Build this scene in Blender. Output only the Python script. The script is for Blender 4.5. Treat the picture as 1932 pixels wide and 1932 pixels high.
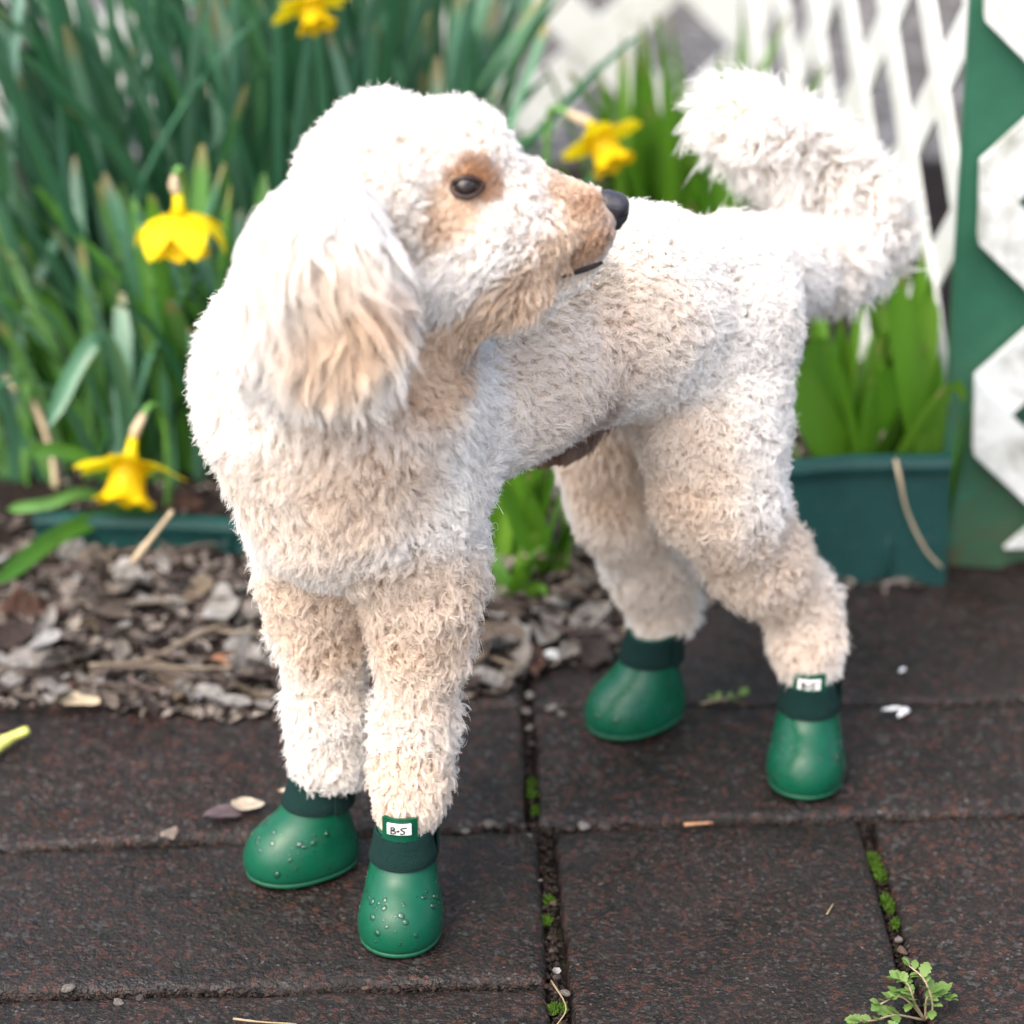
import bpy, bmesh, math, random
import numpy as np
from mathutils import Vector, Matrix
from mathutils.bvhtree import BVHTree

random.seed(7)
RNG = np.random.default_rng(11)
SC = bpy.context.scene
COL = SC.collection
for o in list(bpy.data.objects):
    bpy.data.objects.remove(o)

# ------------------------------------------------------------------ camera
PITCH = math.radians(25.5)
CAM_H = 1.10
FPX = 6500.0            # focal length in pixels of a 1932 px wide picture
IMG = 1932.0
cam_d = bpy.data.cameras.new('camera')
cam = bpy.data.objects.new('camera', cam_d)
COL.objects.link(cam)
cam.location = (0, 0, CAM_H)
cam.rotation_euler = (math.pi / 2 - PITCH, 0, 0)
cam_d.sensor_width = 36.0
cam_d.lens = 36.0 * FPX / IMG
cam_d.clip_start = 0.05
cam_d.clip_end = 500.0
cam_d.dof.use_dof = True
cam_d.dof.focus_distance = 1.965
cam_d.dof.aperture_fstop = 4.2
cam_d.dof.aperture_blades = 0
SC.camera = cam

# ------------------------------------------------------------------ world, sun, exposure
SUN_EL, SUN_AZ = math.radians(54), math.radians(-142)    # azimuth from +Y towards +X
wd = bpy.data.worlds.new('World')
SC.world = wd
wd.use_nodes = True
wn = wd.node_tree
wn.nodes.clear()
sky = wn.nodes.new('ShaderNodeTexSky')
sky.sky_type = 'NISHITA'
sky.sun_disc = False
sky.sun_elevation = SUN_EL
sky.sun_rotation = SUN_AZ
sky.air_density = 1.0
sky.dust_density = 6.0
sky.ozone_density = 0.6
bg = wn.nodes.new('ShaderNodeBackground')
bg.inputs['Strength'].default_value = 0.15
wo = wn.nodes.new('ShaderNodeOutputWorld')
wn.links.new(sky.outputs[0], bg.inputs[0])
wn.links.new(bg.outputs[0], wo.inputs[0])
sd = bpy.data.lights.new('sun', 'SUN')
sd.energy = 1.0
sd.angle = math.radians(95)
sd.color = (1.0, 0.975, 0.94)
sun = bpy.data.objects.new('sun', sd)
COL.objects.link(sun)
sdir = Vector((math.sin(SUN_AZ) * math.cos(SUN_EL), math.cos(SUN_AZ) * math.cos(SUN_EL), math.sin(SUN_EL)))
sun.rotation_euler = sdir.to_track_quat('Z', 'Y').to_euler()
vs = SC.view_settings
vs.view_transform = 'Standard'
vs.look = 'None'
vs.gamma = 1.0
vs.exposure = 1.42
vs.use_curve_mapping = False
SC.render.engine = 'CYCLES'
SC.cycles.use_denoising = True
SC.cycles.max_bounces = 14
SC.cycles.diffuse_bounces = 10
SC.cycles.transmission_bounces = 6
SC.cycles.transparent_max_bounces = 8
try:
    SC.cycles_curves.shape = 'RIBBONS'
    SC.cycles_curves.subdivisions = 2
except Exception:
    pass

# ------------------------------------------------------------------ picture <-> place
CP, SP = math.cos(PITCH), math.sin(PITCH)
def ray(px, py):
    u = (px - IMG / 2) / FPX
    v = (py - IMG / 2) / FPX
    return Vector((u, CP - v * SP, -SP - v * CP))
def at(px, py, Y):
    d = ray(px, py); t = Y / d.y
    return Vector((d.x * t, Y, CAM_H + d.z * t))
def ground_at(px, py, z=0.0):
    d = ray(px, py); t = (z - CAM_H) / d.z
    return Vector((d.x * t, d.y * t, z))
def size_at(rpx, p):
    t = p.y * CP + (CAM_H - p.z) * SP
    return rpx * t / FPX

# ------------------------------------------------------------------ helpers: objects
def link(o, parent=None):
    COL.objects.link(o)
    if parent is not None:
        o.parent = parent
    return o
def tag(o, label=None, cat=None, group=None, kind=None):
    if label: o['label'] = label
    if cat: o['category'] = cat
    if group: o['group'] = group
    if kind: o['kind'] = kind
    return o
def empty(name, loc=(0, 0, 0), parent=None):
    o = bpy.data.objects.new(name, None)
    o.location = loc
    o.empty_display_size = 0.02
    return link(o, parent)
def mesh_data(name, V, F, mat=None, smooth=True):
    me = bpy.data.meshes.new(name)
    me.from_pydata([tuple(map(float, v)) for v in V], [], [tuple(map(int, f)) for f in F])
    if smooth:
        me.polygons.foreach_set('use_smooth', np.ones(len(me.polygons), dtype=bool))
    if mat is not None:
        me.materials.append(mat)
    me.update()
    return me
def mobj(name, V, F, mat, parent=None, smooth=True):
    return link(bpy.data.objects.new(name, mesh_data(name, V, F, mat, smooth)), parent)
def inst(name, me, parent=None, loc=(0, 0, 0), rot=(0, 0, 0), scale=(1, 1, 1)):
    o = bpy.data.objects.new(name, me)
    o.location = loc; o.rotation_euler = rot; o.scale = scale
    return link(o, parent)
def tube(pts, radii, n=7, caps=True):
    pts = [Vector(p) for p in pts]
    V, F = [], []
    up = Vector((0.13, 0.31, 0.94)).normalized()
    m = len(pts)
    for i, p in enumerate(pts):
        d = (pts[min(i + 1, m - 1)] - pts[max(i - 1, 0)]).normalized()
        a = d.cross(up)
        if a.length < 1e-4: a = d.orthogonal()
        a.normalize(); b = d.cross(a)
        r = radii[i] if hasattr(radii, '__len__') else radii
        for k in range(n):
            t = 2 * math.pi * k / n
            V.append(p + (a * math.cos(t) + b * math.sin(t)) * r)
    for i in range(m - 1):
        for k in range(n):
            k2 = (k + 1) % n
            F.append((i * n + k, i * n + k2, (i + 1) * n + k2, (i + 1) * n + k))
    if caps:
        F.append(tuple(range(n))[::-1])
        F.append(tuple((m - 1) * n + k for k in range(n)))
    return V, F
def bez(pts, n):
    """Catmull-Rom through pts"""
    P = [Vector(p) for p in pts]
    P = [P[0] * 2 - P[1]] + P + [P[-1] * 2 - P[-2]]
    out = []
    segs = len(P) - 3
    for i in range(n):
        s = i / (n - 1) * segs
        k = min(int(s), segs - 1); t = s - k
        a, b, c, d = P[k:k + 4]
        out.append(0.5 * ((2 * b) + (c - a) * t + (2 * a - 5 * b + 4 * c - d) * t * t + (3 * b - a - 3 * c + d) * t ** 3))
    return out

# ------------------------------------------------------------------ helpers: materials
class NT:
    def __init__(self, name):
        self.m = bpy.data.materials.new(name)
        self.m.use_nodes = True
        self.t = self.m.node_tree
        self.t.nodes.clear()
        self.out = self.n('ShaderNodeOutputMaterial')
    def n(self, kind, **kw):
        nd = self.t.nodes.new(kind)
        for k, v in kw.items():
            setattr(nd, k, v)
        return nd
    def l(self, a, b):
        self.t.links.new(a, b)
    def ramp(self, fac, stops, interp='LINEAR'):
        r = self.n('ShaderNodeValToRGB')
        r.color_ramp.interpolation = interp
        els = r.color_ramp.elements
        while len(els) < len(stops): els.new(0.5)
        for e, (p, c) in zip(els, stops):
            e.position = p; e.color = (*c, 1) if len(c) == 3 else c
        self.l(fac, r.inputs[0])
        return r.outputs[0]
    def noise(self, vec, scale, detail=3, rough=0.55, dist=0.0):
        nd = self.n('ShaderNodeTexNoise')
        nd.inputs['Scale'].default_value = scale
        nd.inputs['Detail'].default_value = detail
        nd.inputs['Roughness'].default_value = rough
        nd.inputs['Distortion'].default_value = dist
        if vec is not None: self.l(vec, nd.inputs['Vector'])
        return nd.outputs['Fac']
    def voro(self, vec, scale, out='Color'):
        nd = self.n('ShaderNodeTexVoronoi')
        nd.inputs['Scale'].default_value = scale
        if vec is not None: self.l(vec, nd.inputs['Vector'])
        return nd.outputs[out]
    def mix(self, fac, a, b, mode='MIX'):
        nd = self.n('ShaderNodeMix', data_type='RGBA', blend_type=mode)
        for sock, v in ((nd.inputs['Factor'], fac), (nd.inputs[6], a), (nd.inputs[7], b)):
            if isinstance(v, (int, float)): sock.default_value = v
            elif isinstance(v, tuple): sock.default_value = (*v, 1) if len(v) == 3 else v
            else: self.l(v, sock)
        return nd.outputs[2]
    def math(self, op, a, b=0.5):
        nd = self.n('ShaderNodeMath', operation=op)
        for s, v in zip(nd.inputs, (a, b)):
            if isinstance(v, (int, float)): s.default_value = v
            else: self.l(v, s)
        return nd.outputs[0]
    def bsdf(self, color, rough=0.5, spec=0.5, normal=None, **kw):
        b = self.n('ShaderNodeBsdfPrincipled')
        for k, v in (('Base Color', color), ('Roughness', rough), ('Specular IOR Level', spec), *kw.items()):
            s = b.inputs[k]
            if isinstance(v, (int, float)): s.default_value = v
            elif isinstance(v, tuple): s.default_value = (*v, 1) if len(v) == 3 else v
            else: self.l(v, s)
        if normal is not None: self.l(normal, b.inputs['Normal'])
        return b.outputs[0]
    def bump(self, h, strength=0.4, dist=0.002, normal=None):
        b = self.n('ShaderNodeBump')
        b.inputs['Strength'].default_value = strength
        b.inputs['Distance'].default_value = dist
        self.l(h, b.inputs['Height'])
        if normal is not None: self.l(normal, b.inputs['Normal'])
        return b.outputs[0]
    def pos(self):
        return self.n('ShaderNodeNewGeometry').outputs['Position']
    def obj(self):
        return self.n('ShaderNodeTexCoord').outputs['Object']
    def rnd(self):
        return self.n('ShaderNodeObjectInfo').outputs['Random']
    def done(self, shader):
        self.l(shader, self.out.inputs['Surface'])
        return self.m

def mat_plain(name, color, rough=0.5, spec=0.5, vary=0.15, scale=40, **kw):
    t = NT(name)
    f = t.noise(t.obj(), scale, 3)
    a = tuple(c * (1 - vary) for c in color); b = tuple(min(1, c * (1 + vary)) for c in color)
    return t.done(t.bsdf(t.ramp(f, [(0.3, a), (0.7, b)]), rough, spec, **kw))

def mat_paver():
    t = NT('wet_paver')
    p = t.pos()
    cell = t.voro(p, 620)
    sep = t.n('ShaderNodeSeparateColor'); t.l(cell, sep.inputs[0])
    sp = t.ramp(sep.outputs[0], [(0.0, (0.004, 0.0038, 0.0037)), (0.40, (0.010, 0.0088, 0.0085)), (0.66, (0.020, 0.016, 0.0145)),
                                 (0.80, (0.052, 0.022, 0.015)), (0.91, (0.060, 0.050, 0.044)), (0.985, (0.17, 0.15, 0.13))], 'CONSTANT')
    big = t.noise(p, 9, 4, 0.6)
    mid = t.noise(p, 60, 5, 0.65)
    red = t.ramp(mid, [(0.46, (0, 0, 0)), (0.66, (1, 1, 1))])
    redb = t.math('MULTIPLY', red, t.ramp(big, [(0.35, (0.15, 0.15, 0.15)), (0.65, (0.9, 0.9, 0.9))]))
    c = t.mix(t.math('MULTIPLY', redb, 0.65), sp, (0.058, 0.024, 0.017))
    blot = t.noise(p, 6.5, 5, 0.7, 0.8)
    c = t.mix(t.ramp(blot, [(0.42, (0.55, 0.55, 0.55)), (0.60, (0, 0, 0))]), c, (0.0075, 0.0066, 0.0064))
    cell2 = t.voro(p, 300)
    sep2 = t.n('ShaderNodeSeparateColor'); t.l(cell2, sep2.inputs[0])
    c = t.mix(t.ramp(sep2.outputs[1], [(0.86, (0, 0, 0)), (0.90, (0.8, 0.8, 0.8))]), c, (0.075, 0.026, 0.017))
    c = t.mix(t.ramp(sep2.outputs[2], [(0.92, (0, 0, 0)), (0.95, (0.8, 0.8, 0.8))]), c, (0.060, 0.058, 0.058))
    fine = t.noise(p, 700, 2, 0.6)
    c = t.mix(t.ramp(fine, [(0.35, (0.75, 0.75, 0.75)), (0.6, (0, 0, 0))]), c, (0.004, 0.0035, 0.0035))
    # per paver tone and mossy, muddy film in patches
    rn = t.n('ShaderNodeObjectInfo').outputs['Random']
    c = t.mix(t.math('MULTIPLY', rn, 0.35), c, (0.008, 0.0068, 0.0065))
    mossf = t.ramp(t.noise(p, 14, 5, 0.7), [(0.60, (0, 0, 0)), (0.74, (0.55, 0.55, 0.55))])
    c = t.mix(mossf, c, (0.016, 0.017, 0.007))
    h = t.math('ADD', t.math('MULTIPLY', mid, 1.0), t.math('MULTIPLY', t.noise(p, 350, 3, 0.6), 0.7))
    n1 = t.bump(h, 1.0, 0.0030)
    rough = t.ramp(t.noise(p, 16, 6, 0.7), [(0.38, (0.26, 0.26, 0.26)), (0.62, (0.70, 0.70, 0.70))])
    return t.done(t.bsdf(c, rough, 0.34, n1))

def mat_soil():
    t = NT('dark_soil')
    p = t.pos()
    f = t.noise(p, 120, 5, 0.7)
    c = t.ramp(f, [(0.3, (0.006, 0.0045, 0.004)), (0.55, (0.018, 0.012, 0.010)), (0.75, (0.055, 0.04, 0.032))])
    return t.done(t.bsdf(c, 0.85, 0.2, t.bump(f, 1.0, 0.006)))

def mat_ground():
    t = NT('gravel_ground')
    p = t.pos()
    cell = t.voro(p, 90)
    sep = t.n('ShaderNodeSeparateColor'); t.l(cell, sep.inputs[0])
    c = t.ramp(sep.outputs[0], [(0, (0.05, 0.047, 0.045)), (0.3, (0.10, 0.097, 0.095)), (0.6, (0.16, 0.157, 0.155)), (0.85, (0.30, 0.29, 0.29))], 'CONSTANT')
    c = t.mix(t.ramp(t.noise(p, 5, 3), [(0.4, (0, 0, 0)), (0.7, (0.6, 0.6, 0.6))]), c, (0.07, 0.055, 0.045))
    d = t.voro(p, 90, 'Distance')
    return t.done(t.bsdf(c, 0.8, 0.3, t.bump(d, 0.8, 0.006)))

def mat_joint():
    t = NT('joint_filler')
    p = t.pos()
    f = t.noise(p, 180, 4, 0.7)
    c = t.ramp(f, [(0.3, (0.004, 0.003, 0.003)), (0.6, (0.014, 0.009, 0.007)), (0.8, (0.05, 0.032, 0.022))])
    g = t.ramp(t.noise(p, 45, 5, 0.75), [(0.54, (0, 0, 0)), (0.66, (0.7, 0.7, 0.7))])
    c = t.mix(g, c, (0.020, 0.034, 0.006))
    return t.done(t.bsdf(c, 0.8, 0.25, t.bump(f, 1.0, 0.004)))

def mat_litter(name, stops):
    t = NT(name)
    r = t.rnd()
    c = t.ramp(r, stops, 'CONSTANT')
    f = t.noise(t.obj(), 2.2, 5, 0.7, 0.6)
    c = t.mix(t.ramp(f, [(0.35, (0.65, 0.65, 0.65)), (0.65, (0, 0, 0))]), c, (0.035, 0.024, 0.018))
    s = t.bsdf(c, 0.6, 0.35, t.bump(f, 0.7, 0.1))
    return t.done(s)

def mat_leaf(name, stops, rough=0.42, trans=0.35, spec=0.5, tcol=(0.20, 0.42, 0.03), tips=True):
    t = NT(name)
    c = t.ramp(t.rnd(), stops)
    o = t.obj()
    st = t.n('ShaderNodeMapping'); st.inputs['Scale'].default_value = (26, 26, 1.2)
    t.l(o, st.inputs[0])
    f = t.noise(st.outputs[0], 1.0, 3, 0.5)
    c = t.mix(t.ramp(f, [(0.35, (0.42, 0.42, 0.42)), (0.65, (0, 0, 0))]), c, (0.02, 0.05, 0.02))
    sz = t.n('ShaderNodeSeparateXYZ'); t.l(o, sz.inputs[0])
    tipm = t.n('ShaderNodeMapRange'); tipm.inputs[1].default_value = 0.93; tipm.inputs[2].default_value = 1.0
    t.l(t.math('ADD', sz.outputs[2], t.math('MULTIPLY', t.math('SUBTRACT', t.rnd(), 0.5), 0.16)), tipm.inputs[0])
    if tips: c = t.mix(t.math('MULTIPLY', tipm.outputs[0], 0.8), c, (0.30, 0.24, 0.11))
    b = t.bsdf(c, rough, spec, t.bump(f, 0.35, 0.0008))
    tr = t.n('ShaderNodeBsdfTranslucent')
    t.l(t.mix(0.5, c, tcol, 'MIX'), tr.inputs[0])
    mx = t.n('ShaderNodeMixShader'); mx.inputs[0].default_value = trans
    t.l(b, mx.inputs[1]); t.l(tr.outputs[0], mx.inputs[2])
    return t.done(mx.outputs[0])

def mat_petal(name, color):
    t = NT(name)
    f = t.noise(t.obj(), 300, 3)
    c = t.ramp(f, [(0.3, tuple(x * 0.9 for x in color)), (0.7, color)])
    b = t.bsdf(c, 0.5, 0.3)
    tr = t.n('ShaderNodeBsdfTranslucent'); t.l(c, tr.inputs[0])
    mx = t.n('ShaderNodeMixShader'); mx.inputs[0].default_value = 0.4
    t.l(b, mx.inputs[1]); t.l(tr.outputs[0], mx.inputs[2])
    return t.done(mx.outputs[0])

def mat_paint(name, color, wear, wear_amt, lo=0.55, hi=0.68, rough=0.55):
    t = NT(name)
    p = t.pos()
    f = t.noise(p, 26, 6, 0.72, 0.4)
    g = t.noise(p, 150, 4, 0.7)
    w = t.ramp(f, [(lo, (0, 0, 0)), (hi, (wear_amt,) * 3)])
    c = t.mix(w, color, wear)
    c = t.mix(t.ramp(g, [(0.58, (0, 0, 0)), (0.72, (wear_amt * 0.7,) * 3)]), c, wear)
    return t.done(t.bsdf(c, rough, 0.4, t.bump(g, 0.35, 0.002)))

def mat_board():
    t = NT('green_board_paint')
    p = t.pos()
    f = t.noise(p, 18, 5, 0.65)
    c = t.ramp(f, [(0.3, (0.013, 0.080, 0.046)), (0.7, (0.023, 0.118, 0.070))])
    sepz = t.n('ShaderNodeSeparateXYZ'); t.l(p, sepz.inputs[0])
    low = t.n('ShaderNodeMapRange'); low.inputs[1].default_value = 0.20; low.inputs[2].default_value = 0.0
    t.l(sepz.outputs[2], low.inputs[0])
    mm = t.math('MULTIPLY', low.outputs[0], t.ramp(t.noise(p, 22, 6, 0.75, 0.8), [(0.36, (0, 0, 0)), (0.62, (1, 1, 1))]))
    c = t.mix(mm, c, (0.055, 0.062, 0.030))
    return t.done(t.bsdf(c, 0.55, 0.4, t.bump(f, 0.2, 0.002)))

def mat_plastic_edging():
    t = NT('green_plastic_edging')
    p = t.pos()
    f = t.noise(p, 30, 5, 0.7)
    c = t.ramp(f, [(0.3, (0.002, 0.032, 0.030)), (0.7, (0.004, 0.050, 0.046))])
    sc = t.ramp(t.noise(p, 160, 3, 0.7), [(0.62, (0, 0, 0)), (0.75, (0.5, 0.5, 0.5))])
    c = t.mix(sc, c, (0.07, 0.10, 0.09))
    return t.done(t.bsdf(c, 0.5, 0.4))

def mat_rubber():
    t = NT('green_boot_rubber')
    o = t.obj()
    f = t.noise(o, 60, 3)
    c = t.ramp(f, [(0.3, (0.002, 0.066, 0.034)), (0.7, (0.0034, 0.082, 0.043))])
    g = t.noise(o, 900, 2)
    return t.done(t.bsdf(c, t.ramp(t.noise(o, 90, 4), [(0.35, (0.24, 0.24, 0.24)), (0.65, (0.44, 0.44, 0.44))]), 0.32, t.bump(g, 0.06, 0.0004)))

def mat_strap():
    t = NT('woven_strap')
    o = t.obj()
    w1 = t.n('ShaderNodeTexWave', wave_type='BANDS', bands_direction='Z'); w1.inputs['Scale'].default_value = 420
    t.l(o, w1.inputs['Vector'])
    w2 = t.n('ShaderNodeTexVoronoi'); w2.inputs['Scale'].default_value = 900; t.l(o, w2.inputs['Vector'])
    h = t.math('ADD', w1.outputs['Fac'], w2.outputs['Distance'])
    c = t.ramp(h, [(0.25, (0.0006, 0.007, 0.0065)), (0.9, (0.002, 0.028, 0.025))])
    return t.done(t.bsdf(c, 0.85, 0.25, t.bump(h, 0.8, 0.0006)))

def mat_fur(name):
    t = NT(name)
    a = t.n('ShaderNodeAttribute', attribute_name='coat')
    c = a.outputs['Color']
    d = t.n('ShaderNodeBsdfDiffuse'); t.l(c, d.inputs[0])
    tr = t.n('ShaderNodeBsdfTranslucent'); t.l(c, tr.inputs[0])
    mx = t.n('ShaderNodeMixShader'); mx.inputs[0].default_value = 0.46
    t.l(d.outputs[0], mx.inputs[1]); t.l(tr.outputs[0], mx.inputs[2])
    g = t.n('ShaderNodeBsdfGlossy'); g.inputs['Roughness'].default_value = 0.35
    t.l(t.mix(0.6, (1, 1, 1), c), g.inputs[0])
    m2 = t.n('ShaderNodeMixShader'); m2.inputs[0].default_value = 0.06
    t.l(mx.outputs[0], m2.inputs[1]); t.l(g.outputs[0], m2.inputs[2])
    return t.done(m2.outputs[0])

def mat_water():
    t = NT('water_drop')
    tr = t.n('ShaderNodeBsdfTransparent'); tr.inputs[0].default_value = (0.86, 0.95, 0.92, 1)
    g = t.n('ShaderNodeBsdfGlossy'); g.inputs['Roughness'].default_value = 0.03
    fr = t.n('ShaderNodeFresnel'); fr.inputs['IOR'].default_value = 1.45
    mx = t.n('ShaderNodeMixShader')
    t.l(t.math('ADD', t.math('MULTIPLY', fr.outputs[0], 0.8), 0.03), mx.inputs[0]); t.l(tr.outputs[0], mx.inputs[1]); t.l(g.outputs[0], mx.inputs[2])
    return t.done(mx.outputs[0])

def mat_skin():
    t = NT('dog_skin')
    a = t.n('ShaderNodeAttribute', attribute_name='coat')
    return t.done(t.bsdf(a.outputs['Color'], 0.9, 0.1))

M = dict(
    paver=mat_paver(), soil=mat_soil(), ground=mat_ground(), joint=mat_joint(),
    litter=mat_litter('dead_leaf', [(0, (0.22, 0.18, 0.15)), (0.12, (0.44, 0.42, 0.40)), (0.32, (0.06, 0.042, 0.038)), (0.42, (0.32, 0.29, 0.26)),
                                    (0.54, (0.50, 0.49, 0.47)), (0.68, (0.13, 0.06, 0.04)), (0.72, (0.34, 0.27, 0.19)), (0.80, (0.05, 0.037, 0.036)), (0.86, (0.56, 0.57, 0.57))]),
    twig=mat_litter('twig_bark', [(0, (0.06, 0.042, 0.038)), (0.3, (0.10, 0.075, 0.065)), (0.6, (0.05, 0.034, 0.036)), (0.85, (0.22, 0.18, 0.13))]),
    daff=mat_leaf('daffodil_leaf', [(0, (0.022, 0.110, 0.048)), (0.35, (0.055, 0.185, 0.105)), (0.6, (0.120, 0.290, 0.200)), (0.80, (0.045, 0.180, 0.032)), (1, (0.230, 0.420, 0.340))], 0.30, 0.22, 0.75, (0.05, 0.20, 0.06)),
    daffg=mat_leaf('young_daffodil_leaf', [(0, (0.05, 0.17, 0.016)), (0.5, (0.085, 0.25, 0.03)), (1, (0.14, 0.32, 0.08))], 0.42, 0.28, 0.5, (0.10, 0.28, 0.02)),
    iris=mat_leaf('iris_leaf', [(0, (0.055, 0.180, 0.008)), (0.5, (0.10, 0.26, 0.014)), (1, (0.16, 0.34, 0.030))], 0.42, 0.34, 0.5, (0.14, 0.34, 0.015)),
    petal=mat_petal('yellow_petal', (0.88, 0.73, 0.010)), trumpet=mat_petal('yellow_trumpet', (0.86, 0.60, 0.006)),
    spathe=mat_plain('papery_spathe', (0.45, 0.36, 0.24), 0.7), stem=mat_plain('flower_stem', (0.10, 0.24, 0.05), 0.45),
    white=mat_paint('white_lattice_paint', (0.58, 0.61, 0.60), (0.34, 0.36, 0.28), 0.55, 0.52, 0.72),
    white2=mat_paint('weathered_lattice_paint', (0.60, 0.63, 0.63), (0.20, 0.21, 0.17), 0.75, 0.46, 0.66),
    white3=mat_paint('stained_lattice_paint', (0.56, 0.58, 0.53), (0.42, 0.34, 0.09), 0.8, 0.46, 0.60),
    board=mat_board(), edging=mat_plastic_edging(),
    rubber=mat_rubber(), strap=mat_strap(), fur=mat_fur('poodle_fur'), skin=mat_skin(), water=mat_water(),
    sole=mat_plain('boot_sole', (0.006, 0.09, 0.045), 0.5),
    tag=mat_plain('white_tag', (0.80, 0.80, 0.79), 0.45, 0.4, 0.03), ink=mat_plain('black_print', (0.012, 0.012, 0.012), 0.5),
    eye=mat_plain('eyeball', (0.010, 0.008, 0.008), 0.04, 0.6), iris_eye=mat_plain('eye_iris', (0.030, 0.022, 0.018), 0.06, 0.6, 0.3, 400),
    lid=mat_plain('eyelid_skin', (0.035, 0.018, 0.015), 0.45, 0.4), lip=mat_plain('dark_lip', (0.02, 0.015, 0.016), 0.7, 0.2),
    weed=mat_leaf('weed_leaf', [(0, (0.13, 0.25, 0.05)), (1, (0.24, 0.36, 0.10))], 0.5, 0.35, tips=False),
    moss=mat_plain('green_moss', (0.045, 0.100, 0.008), 0.8, 0.2, 0.35, 300),
    pebble=mat_litter('pebble_stone', [(0, (0.30, 0.27, 0.24)), (0.3, (0.12, 0.10, 0.09)), (0.6, (0.42, 0.39, 0.36)), (0.8, (0.22, 0.15, 0.11))]),
)
def mat_nose():
    t = NT('dog_nose')
    o = t.obj()
    d = t.voro(o, 900, 'Distance')
    c = t.ramp(t.noise(o, 120, 3), [(0.3, (0.022, 0.022, 0.028)), (0.7, (0.040, 0.040, 0.050))])
    return t.done(t.bsdf(c, 0.38, 0.5, t.bump(d, 0.4, 0.0006)))
M['nose'] = mat_nose()

# ================================================================== THE SETTING
ground = mobj('ground', [(-60, -60, -0.03), (60, -60, -0.03), (60, 60, -0.03), (-60, 60, -0.03)], [(0, 1, 2, 3)], M['ground'], smooth=False)
tag(ground, 'grey gravelly ground reaching away behind the fence', kind='structure')

def vnoise(x, y, s, seed=0):
    """cheap smooth value noise, arrays"""
    x = np.asarray(x) * s; y = np.asarray(y) * s
    xi, yi = np.floor(x), np.floor(y); fx, fy = x - xi, y - yi
    fx = fx * fx * (3 - 2 * fx); fy = fy * fy * (3 - 2 * fy)
    def h(a, b):
        v = np.sin(a * 127.1 + b * 311.7 + seed * 74.7) * 43758.5453
        return v - np.floor(v)
    return (h(xi, yi) * (1 - fx) + h(xi + 1, yi) * fx) * (1 - fy) + (h(xi, yi + 1) * (1 - fx) + h(xi + 1, yi + 1) * fx) * fy

# ---- pavement: filler sheet with the pavers as its pieces
pave = mobj('pavement', [(-1.6, -0.4, -0.013), (1.6, -0.4, -0.013), (1.6, 2.5, -0.013), (-1.6, 2.5, -0.013)], [(0, 1, 2, 3)], M['joint'], smooth=False)
tag(pave, 'dark wet brick paving with mossy soil in its joints', kind='structure')

def paver(corners, gap=0.004, seed=0, dz=0.0, tilt=(0, 0)):
    """corners: 4 ground points, counter-clockwise from near left. A worn slab with rounded, chipped edges."""
    P = [Vector((c[0], c[1])) for c in corners]
    W = ((P[1] - P[0]).length + (P[2] - P[3]).length) / 2
    D = ((P[3] - P[0]).length + (P[2] - P[1]).length) / 2
    nu, nv = max(6, int(W / 0.016)), max(6, int(D / 0.016))
    def edge_params(n, size):
        e = gap / 2 / size
        b = [e, e + 0.0011 / size, e + 0.0030 / size, e + 0.0070 / size]
        mid = list(np.linspace(0.02 + 0.014 / size, 1 - 0.02 - 0.014 / size, n))
        return b + mid + [1 - q for q in b[::-1]]
    us, vs_ = edge_params(nu, W), edge_params(nv, D)
    prof = {0: -0.0080, 1: -0.0026, 2: -0.0008, 3: -0.0002}
    nU, nV = len(us), len(vs_)
    V = []
    for j, v in enumerate(vs_):
        for i, u in enumerate(us):
            q = (P[0] * (1 - u) + P[1] * u) * (1 - v) + (P[3] * (1 - u) + P[2] * u) * v
            ei = min(i, nU - 1 - i); ej = min(j, nV - 1 - j)
            z = min(prof.get(ei, 0), prof.get(ej, 0))
            nz = float(vnoise(q.x, q.y, 22, seed)) - 0.5
            nz2 = float(vnoise(q.x, q.y, 90, seed + 5)) - 0.5
            e = min(ei, ej)
            if e <= 2:   # worn, uneven rims
                z -= max(0, nz2) * 0.005
                off = 0.0030 * nz2
                q = q + Vector((off, -off))
            z += nz * 0.0022 + nz2 * 0.0008
            z += tilt[0] * (u - 0.5) + tilt[1] * (v - 0.5) + dz
            V.append((q.x, q.y, z))
    F = [(j * nU + i, j * nU + i + 1, (j + 1) * nU + i + 1, (j + 1) * nU + i) for j in range(nV - 1) for i in range(nU - 1)]
    # skirt down to the bedding
    ring = [i for i in range(nU)] + [j * nU + nU - 1 for j in range(1, nV)] + [(nV - 1) * nU + i for i in range(nU - 2, -1, -1)] + [j * nU for j in range(nV - 2, 0, -1)]
    b0 = len(V)
    for r in ring: V.append((V[r][0], V[r][1], -0.035))
    m = len(ring)
    for k in range(m):
        F.append((ring[k], b0 + k, b0 + (k + 1) % m, ring[(k + 1) % m]))
    return mobj('paver', V, F, M['paver'], pave)

G = lambda x, y: ground_at(x * 0.993, y * 0.993)
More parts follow.
